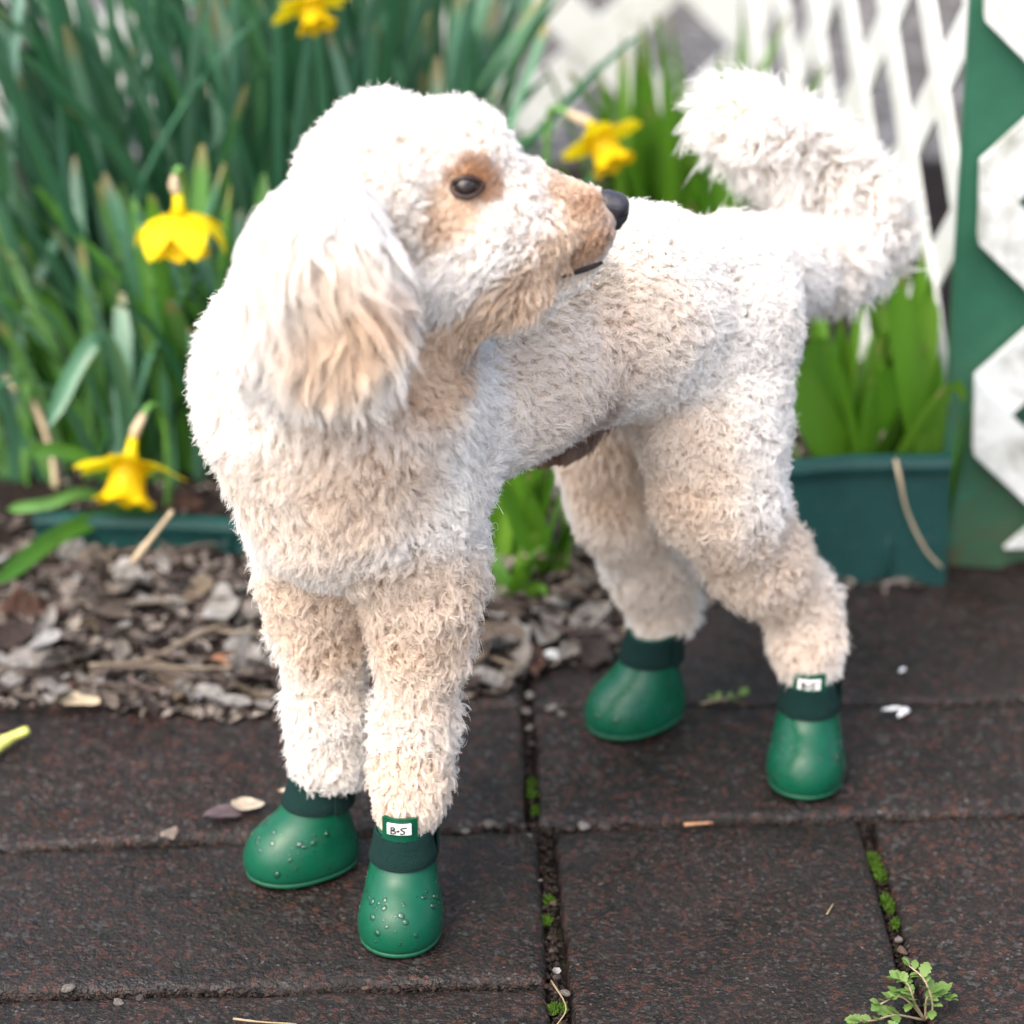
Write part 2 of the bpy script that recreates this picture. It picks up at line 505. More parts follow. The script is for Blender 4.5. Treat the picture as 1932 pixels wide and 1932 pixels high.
# joint network read as ground points
j1 = [G(-700, 1640), G(0, 1610), G(1026, 1570), G(1640, 1553), G(2600, 1527)]
def on(line, x):
    for a, b in zip(line[:-1], line[1:]):
        if a.x <= x <= b.x or b is line[-1]:
            s = (x - a.x) / (b.x - a.x)
            return Vector((x, a.y + (b.y - a.y) * s, 0))
    return line[0]
def on1(x):
    if x < j1[0].x: return Vector((x, j1[0].y, 0))
    return on(j1, x)
A1 = G(1030, 1570); A1b = G(1068, 1990)
v1dir = (A1b - A1)
A0 = G(1050, 1862)
V2t, V2b = G(1641, 1553), G(1722, 1837)
V0t, V0b = G(994, 1262), G(1013, 1563)
J2R = G(1946, 1324); J2L = G(1003, 1338)
def ln(a, b, y):
    s = (y - a.y) / (b.y - a.y)
    return Vector((a.x + (b.x - a.x) * s, y, 0))
front_y = 1.50
far_y = 2.26
xl, xr = -0.62, 0.64
# row left of V1, between J0 and J1
J0L = Vector((-0.80, G(0, 1892).y - 0.004, 0)); J0M = A0
paver([Vector((-0.42, J0L.y + 0.004, 0)), J0M, A1, on1(-0.42)], 0.005, 1, 0.000, (0.001, 0.001))
paver([Vector((-0.80, J0L.y, 0)), Vector((-0.42, J0L.y + 0.004, 0)), on1(-0.42), on1(-0.80)], 0.005, 2)
# row in front of J0 left
y_m1 = front_y + 0.02
paver([Vector((-0.36, y_m1, 0)), ln(A1, A1b, y_m1), A0, Vector((-0.36, J0L.y + 0.004, 0))], 0.006, 3, -0.001, (0.001, -0.001))
paver([Vector((-0.76, y_m1, 0)), Vector((-0.36, y_m1, 0)), Vector((-0.36, J0L.y + 0.004, 0)), J0L + Vector((0.04, 0, 0))], 0.006, 4)
# centre slab V1..V2
cy = 1.46
paver([ln(A1, A1b, cy) + Vector((0.0035, 0, 0)), ln(V2t, V2b, cy), V2t, on1(A1.x + 0.0035)], 0.008, 5, 0.001, (0.0005, 0.001))
# right of V2
paver([ln(V2t, V2b, cy), Vector((0.66, cy, 0)), on1(0.66), V2t], 0.008, 6, 0.0, (0, 0.001))
# row behind J1: V0..right, J1..J2
paver([V0b + Vector((0.001, 0.001, 0)), on1(0.46), Vector((0.46, J2R.y, 0)), J2L], 0.006, 7, -0.0005)
paver([on1(0.46), on1(0.88), Vector((0.88, J2R.y, 0)), Vector((0.46, J2R.y, 0))], 0.006, 8)
# row behind J1: left of V0, with a narrow dirt filled joint
xn = G(447, 1440).x
xn -= 0.19
paver([on1(xn), V0b + Vector((-0.001, 0, 0)), J2L, Vector((xn, J2L.y - 0.002, 0))], 0.0055, 9, 0.0, (0.001, 0))
paver([on1(xn - 0.40), on1(xn), Vector((xn, J2L.y - 0.002, 0)), Vector((xn - 0.40, J2L.y - 0.002, 0))], 0.0035, 10)
# row behind J2
paver([J2L, Vector((0.44, J2R.y, 0)), Vector((0.44, far_y, 0)), Vector((J2L.x, far_y, 0))], 0.0045, 11, -0.001)
paver([Vector((0.44, J2R.y, 0)), Vector((0.84, J2R.y, 0)), Vector((0.84, far_y, 0)), Vector((0.44, far_y, 0))], 0.0045, 12)
paver([Vector((xn - 0.1, J2L.y - 0.002, 0)), J2L, Vector((J2L.x, far_y, 0)), Vector((xn - 0.1, far_y, 0))], 0.0045, 13)
# rows continuing towards the camera
for r in range(3):
    y1 = cy - r * 0.155; y0 = y1 - 0.155
    x0 = -0.80 + (r % 2) * 0.13
    for k in range(4):
        a, b = x0 + k * 0.40, x0 + (k + 1) * 0.40
        if r == 0:
            yl = y_m1 if b < -0.0 else cy
            paver([(a, y0), (b, y0), (b, yl if b < 0.02 else cy), (a, yl)], 0.006, 20 + k)
        else:
            paver([(a, y0), (b, y0), (b, y1), (a, y1)], 0.006, 30 + r * 4 + k)

# ---- soil bed
def bed_edge(x):
    px = np.array([-1.4, -0.30, -0.21, -0.10, 0.0, 0.03, 0.065, 0.11, 0.22, 0.32, 0.9])
    py = np.array([2.02, 2.02, 2.000, 2.005, 2.04, 2.075, 2.085, 2.15, 2.185, 2.19, 2.20])
    return np.interp(x, px, py)
def bed_z(x, y):
    d = y - bed_edge(x)
    rise = np.clip(d / 0.10, 0, 1)
    rise = rise * rise * (3 - 2 * rise)
    return -0.006 + rise * (0.016 + 0.010 * vnoise(x, y, 12, 3)) + np.clip(d + 0.01, 0, 0.02) / 0.02 * 0.010 * vnoise(x, y, 55, 9) + np.clip(d - 0.1, 0, 1) * 0.012
gx = np.arange(-1.4, 0.93, 0.0125); gy = np.arange(1.94, 3.0, 0.0125)
XX, YY = np.meshgrid(gx, gy)
ZZ = bed_z(XX, YY)
ZZ = np.where(YY < bed_edge(XX) - 0.012, -0.02, ZZ)
nX, nY = len(gx), len(gy)
F = []
for j in range(nY - 1):
    for i in range(nX - 1):
        a = j * nX + i
        F.append((a, a + 1, a + nX + 1, a + nX))
bed = mobj('soil_bed', np.stack([XX, YY, ZZ], -1).reshape(-1, 3), F, M['soil'])
tag(bed, 'dark soil bed strewn with dead leaves and twigs', kind='structure')

# ---- dead leaves, chips and twigs on the bed
def dead_leaf_mesh(k):
    r = random.Random(100 + k)
    n, m = 7, 4
    V, F = [], []
    asp = r.uniform(0.35, 0.75); curl = r.uniform(-0.5, 0.9); fold = r.uniform(-0.3, 0.6); tw = r.uniform(-0.5, 0.5)
    jag = [r.uniform(0.65, 1.1) for _ in range(n * 2)]
    for i in range(n):
        s = i / (n - 1)
        w = asp * (math.sin(math.pi * (0.06 + 0.88 * s)) ** 0.8)
        for j in range(m + 1):
            q = j / m * 2 - 1
            ww = w * (jag[i] if q < 0 else jag[i + n])
            x = s - 0.5; y = q * ww * 0.5
            z = curl * (s - 0.5) ** 2 * 0.8 + fold * abs(q) * ww * 0.4 + tw * q * (s - 0.5) * 0.4 + r.uniform(-0.03, 0.03)
            V.append((x, y, z))
    for i in range(n - 1):
        for j in range(m):
            a = i * (m + 1) + j
            F.append((a, a + 1, a + m + 2, a + m + 1))
    return mesh_data('dead_leaf', V, F, M['litter'])
DL = [dead_leaf_mesh(k) for k in range(12)]
def bz(x, y): return float(bed_z(np.array(x), np.array(y)))
count = 0
rr = random.Random(5)
while count < 285:
    left = rr.random() < 0.70
    if left:
        x = rr.uniform(-0.36, -0.02); y = float(bed_edge(x)) + abs(rr.gauss(0, 0.095)) - 0.012
    else:
        x = rr.uniform(-0.03, 0.13); y = float(bed_edge(x)) + abs(rr.gauss(0, 0.07)) - 0.008
    if y > 2.42: continue
    s = rr.choice([0.012, 0.016, 0.022, 0.027, 0.034, 0.040]) * rr.uniform(0.8, 1.2)
    z = max(bz(x, y), 0.0005 if y < bed_edge(x) + 0.02 else -1) + 0.004 + s * 0.10
    inst('dead_leaf', DL[rr.randrange(12)], bed, (x, y, z), (rr.gauss(0.12, 0.38), rr.gauss(0, 0.38), rr.uniform(0, 6.28)), (s, s, s))
    count += 1
# small chips joined
V, F = [], []
for k in range(3600):
    if rr.random() < 0.66:
        x = rr.uniform(-0.40, 0.0); y = float(bed_edge(x)) + abs(rr.gauss(0, 0.13)) - 0.022 * rr.random()
    else:
        x = rr.uniform(-0.03, 0.30); y = float(bed_edge(x)) + abs(rr.gauss(0, 0.09)) - 0.018 * rr.random()
    if y > 2.6: continue
    z = max(bz(x, y), 0.0004 if y < bed_edge(x) + 0.02 else -1) + 0.002
    s = rr.uniform(0.0025, 0.009); a = rr.uniform(0, 6.28); tl = rr.uniform(-0.4, 0.4)
    ux, uy = math.cos(a) * s, math.sin(a) * s
    w = rr.uniform(0.3, 0.6)
    b = len(V)
    V += [(x - ux, y - uy, z - s * tl), (x + uy * w, y - ux * w, z), (x + ux, y + uy, z + s * tl + 0.001), (x - uy * w, y + ux * w, z + 0.002)]
    F.append((b, b + 1, b + 2, b + 3))
t_ = NT('mulch_chip')
cc = t_.ramp(t_.noise(t_.pos(), 130, 1, 0.5), [(0.30, (0.014, 0.010, 0.010)), (0.45, (0.075, 0.058, 0.05)), (0.54, (0.24, 0.215, 0.19)), (0.62, (0.045, 0.028, 0.024)), (0.72, (0.32, 0.29, 0.25))])
M['chip'] = t_.done(t_.bsdf(cc, 0.65, 0.3))
chips = mobj('mulch_chips', V, F, M['chip'], bed, smooth=False)
chips['kind'] = 'stuff'
def twig(pts, r, mat, parent=None, name='twig', n=14, rnd=0.15):
    P = bez(pts, n)
    rad = [r * (1 - 0.45 * i / (n - 1)) * random.uniform(1 - rnd, 1 + rnd) for i in range(n)]
    Vt, Ft = tube(P, rad, 6)
    return mobj(name, Vt, Ft, mat, parent)
for k in range(46):
    x = rr.uniform(-0.34, 0.10); y = float(bed_edge(x)) + abs(rr.gauss(0, 0.09))
    L = rr.uniform(0.03, 0.11); a = rr.gauss(0.15, 0.6)
    pts = []
    for s in (-0.5, -0.15, 0.2, 0.5):
        qx = x + math.cos(a) * L * s + rr.uniform(-.004, .004); qy = y + math.sin(a) * L * s * 0.6 + rr.uniform(-.004, .004)
        pts.append((qx, qy, max(bz(qx, qy), 0.001) + 0.008 + rr.uniform(0, 0.008)))
    twig(pts, rr.uniform(0.0008, 0.0024), M['twig'], bed)

# ================================================================== FENCES
def clip_poly(poly, x0, x1, y0, y1):
    def cut(P, f, inter):
        out = []
        for i in range(len(P)):
            a, b = P[i - 1], P[i]
            fa, fb = f(a), f(b)
            if fa >= 0 and fb >= 0: out.append(b)
            elif fa >= 0 > fb: out.append(inter(a, b, fa, fb))
            elif fb >= 0 > fa: out.append(inter(a, b, fa, fb)); out.append(b)
        return out
    it = lambda a, b, fa, fb: (a[0] + (b[0] - a[0]) * fa / (fa - fb), a[1] + (b[1] - a[1]) * fa / (fa - fb))
    for f in (lambda p: p[0] - x0, lambda p: x1 - p[0], lambda p: p[1] - y0, lambda p: y1 - p[1]):
        poly = cut(poly, f, it)
        if len(poly) < 3: return []
    return poly
def prism(poly, d0, d1, fn, bev=0.0012):
    n = len(poly)
    cx = sum(p[0] for p in poly) / n; cyy = sum(p[1] for p in poly) / n
    def sh(p, e):
        dx, dy = p[0] - cx, p[1] - cyy; L = math.hypot(dx, dy)
        return (p[0] - dx / L * e, p[1] - dy / L * e)
    V = [fn(*sh(p, bev), d0) for p in poly] + [fn(*p, d0 + bev) for p in poly] + [fn(*p, d1) for p in poly]
    F = [tuple(range(n))[::-1]]
    for r in range(2):
        for i in range(n):
            j = (i + 1) % n
            F.append((r * n + i, r * n + j, (r + 1) * n + j, (r + 1) * n + i))
    F.append(tuple(2 * n + i for i in range(n)))
    return V, F
def lattice(name, origin, udir, tilt, U, W, node, period, width, mats, label, cat, depth_sign=1, group=None, th=0.0065, flip=1):
    """origin: lower corner; udir: unit ground vector along the panel; node: (u,w) of one crossing."""
    root = empty(name, origin)
    tag(root, label, cat, group)
    u = Vector((udir[0], udir[1], 0)).normalized()
    nrm = Vector((u.y, -u.x, 0)) * depth_sign     # towards the viewer
    up = (Vector((0, 0, 1)) + u * tilt).normalized()
    half = width / 2 * math.sqrt(2)
    c = 0
    for layer in (0, 1):
        for k in range(-40, 60):
            # strip centre line: w = node.w + s*(uu-node.u) + k*period
            s = (-1 if layer == 0 else 1) * flip
            w0 = node[1] + k * period
            f = lambda uu, o: w0 + s * (uu - node[0]) + o
            poly = [(-1.0, f(-1.0, -half)), (U + 1.0, f(U + 1.0, -half)), (U + 1.0, f(U + 1.0, half)), (-1.0, f(-1.0, half))]
            poly = clip_poly(poly, 0, U, 0, W)
            if len(poly) < 3: continue
            d = 0.0 if layer == 0 else th + 0.0003
            fn = lambda a, b, dd: u * a + up * b - nrm * (d + dd)
            Vp, Fp = prism(poly, 0, th, fn)
            mobj('slat', Vp, Fp, mats[c % len(mats)], root, smooth=False); c += 1
    # staples where slats cross
    return root
PER = 0.152
# side lattice, receding from the green board towards the back fence
e0 = at(1812, 968, 2.235); e1 = at(1380, 300, 3.04)
ud = Vector((e1.x - e0.x, e1.y - e0.y, 0)); Ulen = ud.length; ud.normalize()
base_w = e0.z
nodeP = at(1783, 402, 2.235 + 0.054 * ud.y)
lattice('lattice_panel', (e0.x, e0.y, 0.012), ud, -0.012, Ulen, 0.62, (0.054, nodeP.z - 0.012), PER, 0.034, [M['white']],
        'white diamond lattice panel running back behind the dog tail', 'lattice panel', depth_sign=-1, th=0.0032, flip=-1)
# right hand lattice, facing the viewer, fixed on the green board
r0 = at(1862, 600, 2.195)
nodeR = at(1862, 790, 2.195)
lattice('lattice_panel', (r0.x, 2.195, 0.02), Vector((1, 0.0, 0)), -0.035, 0.42, 0.60, (-0.001, nodeR.z - 0.02), 0.158, 0.039, [M['white2']],
        'weathered white lattice with peeling paint fixed on the green board', 'lattice panel', depth_sign=1)
# back lattice
bk = at(1131, 92, 3.06)
lattice('lattice_panel', (-1.25, 3.06, 0.03), Vector((1, 0, 0)), 0, 1.47, 0.55, (bk.x + 1.25, bk.z - 0.03), PER, 0.040, [M['white'], M['white'], M['white3'], M['white'], M['white']],
        'white lattice fence far behind the daffodil leaves', 'lattice panel', depth_sign=1)
# green board
def box(name, x0, x1, y0, y1, z0, z1, mat, parent=None, bev=0.002):
    bm = bmesh.new()
    bmesh.ops.create_cube(bm, size=1)
    for v in bm.verts:
        v.co = Vector(((x0 + x1) / 2 + v.co.x * (x1 - x0), (y0 + y1) / 2 + v.co.y * (y1 - y0), (z0 + z1) / 2 + v.co.z * (z1 - z0)))
    bmesh.ops.bevel(bm, geom=bm.edges[:], offset=bev, segments=2, affect='EDGES')
    me = bpy.data.meshes.new(name); bm.to_mesh(me); bm.free()
    me.materials.append(mat)
    return link(bpy.data.objects.new(name, me), parent)
bx0 = at(1797, 600, 2.215).x
gb = box('green_board', bx0, bx0 + 0.5, 2.213, 2.231, -0.01, 0.66, M['board'])
tag(gb, 'green painted board with mould along its foot, behind weathered lattice', 'board')

# ---- green plastic edging
def edging(name, pa, pb, h, label, lean=0.0, group='green plastic edging boards'):
    root = empty(name, pa)
    tag(root, label, 'garden edging', group)
    d = Vector((pb[0] - pa[0], pb[1] - pa[1], 0)); L = d.length; d.normalize()
    nrm = Vector((d.y, -d.x, 0))
    dz = pb[2] - pa[2]
    n = 16
    prof = [(0.0, -0.02), (0.0, h - 0.012), (0.0035, h - 0.0115), (0.005, h - 0.006), (0.0035, h - 0.001), (0.0, h), (-0.005, h), (-0.0068, h - 0.006), (-0.003, h - 0.011), (-0.003, -0.02)]
    V, F = [], []
    for i in range(n + 1):
        s = i / n
        wob = 0.0022 * math.sin(s * 7 + 1)
        for (a, b) in prof:
            q = d * (L * s) + nrm * (a + wob - lean * b)
            V.append((q.x, q.y, b + dz * s))
    m = len(prof)
    for i in range(n):
        for k in range(m):
            F.append((i * m + k, i * m + (k + 1) % m, (i + 1) * m + (k + 1) % m, (i + 1) * m + k))
    F.append(tuple(range(m))); F.append(tuple(n * m + k for k in range(m))[::-1])
    bd = mobj('panel', V, F, M['edging'], root, smooth=False)
    k = 0
    x = L - 0.042
    while x > 0.01:
        P = [d * x + nrm * (0.0012 - lean * z) + Vector((0, 0, z + dz * x / L)) for z in (-0.01, 0.012, 0.026, 0.034)]
        Vt, Ft = tube(P, [0.0022, 0.0022, 0.0019, 0.0006], 8)
        mobj('rib', Vt, Ft, M['edging'], root)
        x -= 0.062
    return root
eb = ground_at(1783, 1097); ea = ground_at(1395, 1108)
edging('garden_edging', (ea.x, ea.y, 0.0), (eb.x, eb.y, 0.003), 0.092, 'tall green plastic garden edging beside the green board', lean=0.10)
la = ground_at(60, 1110); lb = ground_at(700, 1140)
edging('garden_edging', (la.x, la.y + 0.035, -0.002), (lb.x, lb.y + 0.03, -0.002), 0.046, 'low green plastic edging half buried in leaf litter on the left')
# ================================================================== PLANTS
def blade_mesh(name, mat, bend, pointed, seg=12, fold=0.006, power=1.6, wave=0.0, tipfold=None):
    V, F = [], []
    x = z = 0.0
    ds = 1.0 / seg
    for i in range(seg + 1):
        s = i / seg
        th = bend * s ** power
        if tipfold and s > tipfold[0]: th += tipfold[1] * min(1, (s - tipfold[0]) * 6)
        if i:
            x += math.sin(th) * ds; z += math.cos(th) * ds
        if pointed:
            w = (0.55 + 0.45 * math.sin(min(1, s / 0.45) * math.pi / 2)) * (1 - s ** 3.0) ** 0.8 + 0.01
        else:
            w = (0.75 + 0.25 * min(1, s * 3)) * (1 if s < 0.86 else math.sqrt(max(0, 1 - ((s - 0.86) / 0.145) ** 2))) + 0.01
        tw = wave * math.sin(s * 5)
        for q in (-0.5, -0.27, 0.0, 0.27, 0.5):
            f = fold * (1 - abs(q) * 2)
            V.append((x + f * math.cos(th) + tw * q * 0.02, q * w, z - f * math.sin(th)))
    for i in range(seg):
        for k in range(4):
            a = i * 5 + k
            F.append((a, a + 1, a + 6, a + 5))
    return mesh_data(name, V, F, mat)
BL = {}
for key, mat, pointed in (('daff', M['daff'], False), ('daffg', M['daffg'], False), ('iris', M['iris'], True)):
    BL[key] = [blade_mesh('leaf', mat, b, pointed, 12, 0.006 if not pointed else 0.012, pw, wv)
               for b, pw, wv in ((0.08, 1.2, 0.2), (0.22, 1.5, -0.3), (0.40, 1.6, 0.3), (0.65, 1.8, -0.2), (1.05, 2.2, 0.3))]
    BL[key + '_flop'] = [blade_mesh('leaf', mat, b, pointed, 16, 0.006, pw, 0.3) for b, pw in ((1.9, 1.7), (2.4, 2.2))]
BL['daff_fold'] = [blade_mesh('leaf', M['daff'], 0.5, False, 18, 0.006, 1.3, 0, (0.55, 2.0))]
def blade(parent, kind, base, phi, lean, L, W, var=None, twist=0.0, r=random):
    me = BL[kind][var % len(BL[kind]) if var is not None else r.randrange(len(BL[kind]))]
    o = bpy.data.objects.new('leaf', me)
    m = Matrix.Translation(Vector(base) - Vector(parent.location)) @ Matrix.Rotation(phi, 4, 'Z') @ Matrix.Rotation(lean, 4, 'Y') @ Matrix.Rotation(twist, 4, 'Z') @ Matrix.Diagonal((L, W, L, 1))
    o.matrix_local = m
    COL.objects.link(o); o.parent = parent; o.matrix_parent_inverse = Matrix.Identity(4)
    return o
def clump(name, label, cat, kind, cx, cy, n, spread, phi_c, phi_s, lean, Lr, Wr, seed, group=None, var=(0, 4)):
    r = random.Random(seed)
    z = bz(cx, cy)
    root = empty(name, (cx, cy, z))
    tag(root, label, cat, group)
    for k in range(n):
        a = r.uniform(0, 6.28); d = spread * math.sqrt(r.random())
        bx_, by_ = cx + math.cos(a) * d, cy + math.sin(a) * d * 0.8
        phi = r.gauss(phi_c, phi_s)
        kk = kind if kind != 'mix' else ('daff' if r.random() < 0.55 else 'daffg')
        blade(root, kk, (bx_, by_, bz(bx_, by_) - 0.01), phi, max(-0.1, r.gauss(lean[0], lean[1])), r.uniform(*Lr), r.uniform(*Wr), r.randint(*var), r.gauss(0, 0.5), r)
    return root
DG, IG = 'daffodil clumps behind the dog', 'bright green iris plants'
PI = math.pi
dA = clump('daffodil_plant', 'blue green daffodil clump fanning out at the left edge of the picture', 'daffodil', 'daff', -0.345, 2.46, 66, 0.06, PI, 0.9, (0.32, 0.16), (0.26, 0.42), (0.007, 0.011), 1, DG)
dB = clump('daffodil_plant', 'dense daffodil clump with the drooping flower beside the dog ear', 'daffodil', 'daff', -0.265, 2.50, 78, 0.07, PI, 1.1, (0.20, 0.13), (0.32, 0.46), (0.007, 0.012), 2, DG, (0, 3))
dC = clump('daffodil_plant', 'tall daffodil clump rising behind the top of the dog head', 'daffodil', 'daff', -0.165, 2.52, 70, 0.07, PI / 2, 1.6, (0.10, 0.09), (0.34, 0.48), (0.008, 0.012), 3, DG, (0, 2))
dD = clump('daffodil_plant', 'dark daffodil clump behind the forehead of the dog', 'daffodil', 'daff', -0.075, 2.54, 50, 0.05, 0.3, 1.2, (0.10, 0.08), (0.24, 0.38), (0.010, 0.013), 4, DG, (0, 3))
dE = clump('daffodil_plant', 'loose daffodil clump with long leaves arching above the muzzle', 'daffodil', 'daff', -0.01, 2.50, 13, 0.025, 0.2, 0.9, (0.22, 0.12), (0.14, 0.22), (0.009, 0.012), 5, DG, (1, 4))
dF = clump('daffodil_plant', 'daffodil leaves with the flower against the fence at the top', 'daffodil', 'daff', -0.19, 2.72, 36, 0.10, PI / 2, 2.0, (0.12, 0.10), (0.30, 0.44), (0.010, 0.014), 6, DG, (0, 3))
dG = clump('daffodil_plant', 'fresh green daffodil clump with the large low flower behind the green edging', 'daffodil', 'mix', -0.262, 2.325, 42, 0.04, PI * 0.6, 1.5, (0.26, 0.18), (0.13, 0.25), (0.009, 0.014), 7, DG)
dH = clump('daffodil_plant', 'fresh green daffodil clump close to the left of the dog chest', 'daffodil', 'mix', -0.205, 2.33, 32, 0.03, PI / 2, 1.5, (0.14, 0.12), (0.14, 0.25), (0.009, 0.014), 8, DG)
iA = clump('iris_plant', 'tall bright green iris leaves growing behind the dog back', 'iris', 'iris', 0.130, 2.56, 62, 0.055, PI / 2, 1.8, (0.12, 0.09), (0.16, 0.29), (0.014, 0.022), 9, IG, (0, 2))
iB = clump('iris_plant', 'broad iris fan growing behind the tall green edging', 'iris', 'iris', 0.245, 2.262, 24, 0.026, PI / 2, 1.7, (0.20, 0.13), (0.14, 0.215), (0.013, 0.021), 10, IG, (0, 2))
iC = clump('iris_plant', 'narrow iris shoot squeezed between edging and green board', 'iris', 'iris', 0.305, 2.215, 3, 0.006, PI * 0.3, 0.6, (0.08, 0.06), (0.13, 0.20), (0.016, 0.024), 11, IG, (0, 1))
iD = clump('iris_plant', 'young iris plant seen between front and hind legs', 'iris', 'iris', 0.014, 2.175, 18, 0.026, PI / 2, 1.8, (0.16, 0.12), (0.08, 0.17), (0.012, 0.020), 12, IG, (0, 2))
iE = clump('iris_plant', 'small low leafy shoot in the leaf litter between the legs', 'iris', 'iris', 0.002, 2.135, 9, 0.010, PI / 2, 2.2, (0.42, 0.25), (0.035, 0.075), (0.009, 0.014), 13, IG, (1, 4))
iF = clump('iris_plant', 'bright iris leaves beside the lattice just under the tail', 'iris', 'iris', 0.288, 2.275, 6, 0.012, PI * 0.75, 0.7, (0.12, 0.08), (0.17, 0.24), (0.022, 0.030), 14, IG, (0, 1))
dI = clump('daffodil_plant', 'arching daffodil leaves above the low edging at the left edge', 'daffodil', 'mix', -0.335, 2.33, 40, 0.05, PI * 0.9, 1.3, (0.36, 0.20), (0.14, 0.27), (0.008, 0.012), 15, DG, (1, 4))
# single leaves that stand out
def leaf_to(parent, kind, pa, pb, W, var, bias=0.0):
    """blade from pa whose tip leans towards pb"""
    pa, pb = Vector(pa), Vector(pb)
    d = pb - pa
    phi = math.atan2(d.y, d.x); lean = math.atan2(math.hypot(d.x, d.y), d.z) + bias
    return blade(parent, kind, pa, phi, lean, d.length, W, var)
leaf_to(dE, 'daff', at(945, 330, 2.47), at(1185, 40, 2.50), 0.012, 1)
leaf_to(dE, 'daff', at(935, 320, 2.46), at(1025, 40, 2.49), 0.010, 0)
leaf_to(dE, 'daff', at(925, 300, 2.45), at(1060, 215, 2.45), 0.010, 1)
leaf_to(dG, 'daff', at(118, 960, 2.26), at(185, 640, 2.26), 0.010, 0)
# bent leaf: rises, then folds over to the lower left
def ribbon_leaf(parent, pts, W, mat, n=18):
    P = bez(pts, n)
    V, F = [], []
    for i, p in enumerate(P):
        d = (P[min(i + 1, n - 1)] - P[max(i - 1, 0)]).normalized()
        side = d.cross(Vector((0.2, -1, 0.5))).normalized()
        nn = side.cross(d).normalized()
        s = i / (n - 1)
        w = W * min(1, 0.6 + s * 2) * (1 if s < 0.85 else math.sqrt(max(0, 1 - ((s - 0.85) / 0.152) ** 2))) + 0.0003
        for q in (-0.5, -0.25, 0, 0.25, 0.5):
            V.append(p + side * q * w - nn * (0.0016 * (1 - abs(q) * 2)) - Vector(parent.location))
    for i in range(n - 1):
        for k in range(4):
            a = i * 5 + k
            F.append((a, a + 1, a + 6, a + 5))
    return mobj('leaf', V, F, mat, parent)
ribbon_leaf(dG, [at(250, 900, 2.28), at(235, 740, 2.26), at(195, 640, 2.245), at(150, 680, 2.23), at(90, 805, 2.21)], 0.0125, M['daff'])
ribbon_leaf(dG, [at(330, 985, 2.25), at(215, 975, 2.22), at(110, 1010, 2.18), at(-10, 1100, 2.12)], 0.013, M['daffg'])
ribbon_leaf(dG, [at(300, 990, 2.25), at(180, 880, 2.23), at(110, 850, 2.22), at(55, 855, 2.21)], 0.010, M['daffg'])
ribbon_leaf(dG, [at(260, 960, 2.26), at(160, 930, 2.23), at(90, 950, 2.21), at(15, 960, 2.20)], 0.008, M['daffg'])
ribbon_leaf(iB, [at(1600, 880, 2.25), at(1570, 740, 2.245), at(1530, 640, 2.24)], 0.026, M['iris'])
ribbon_leaf(iB, [at(1615, 880, 2.25), at(1650, 790, 2.24), at(1705, 690, 2.235)], 0.026, M['iris'])
ribbon_leaf(iB, [at(1605, 885, 2.245), at(1545, 800, 2.235), at(1490, 690, 2.23)], 0.030, M['iris'])
ribbon_leaf(iC, [at(1775, 1000, 2.225), at(1755, 850, 2.22), at(1810, 720, 2.21)], 0.022, M['iris'])
ribbon_leaf(iC, [at(1770, 1000, 2.228), at(1735, 800, 2.228), at(1690, 540, 2.235)], 0.022, M['iris'])
ribbon_leaf(iC, [at(1765, 980, 2.232), at(1740, 780, 2.235), at(1755, 555, 2.24)], 0.018, M['iris'])

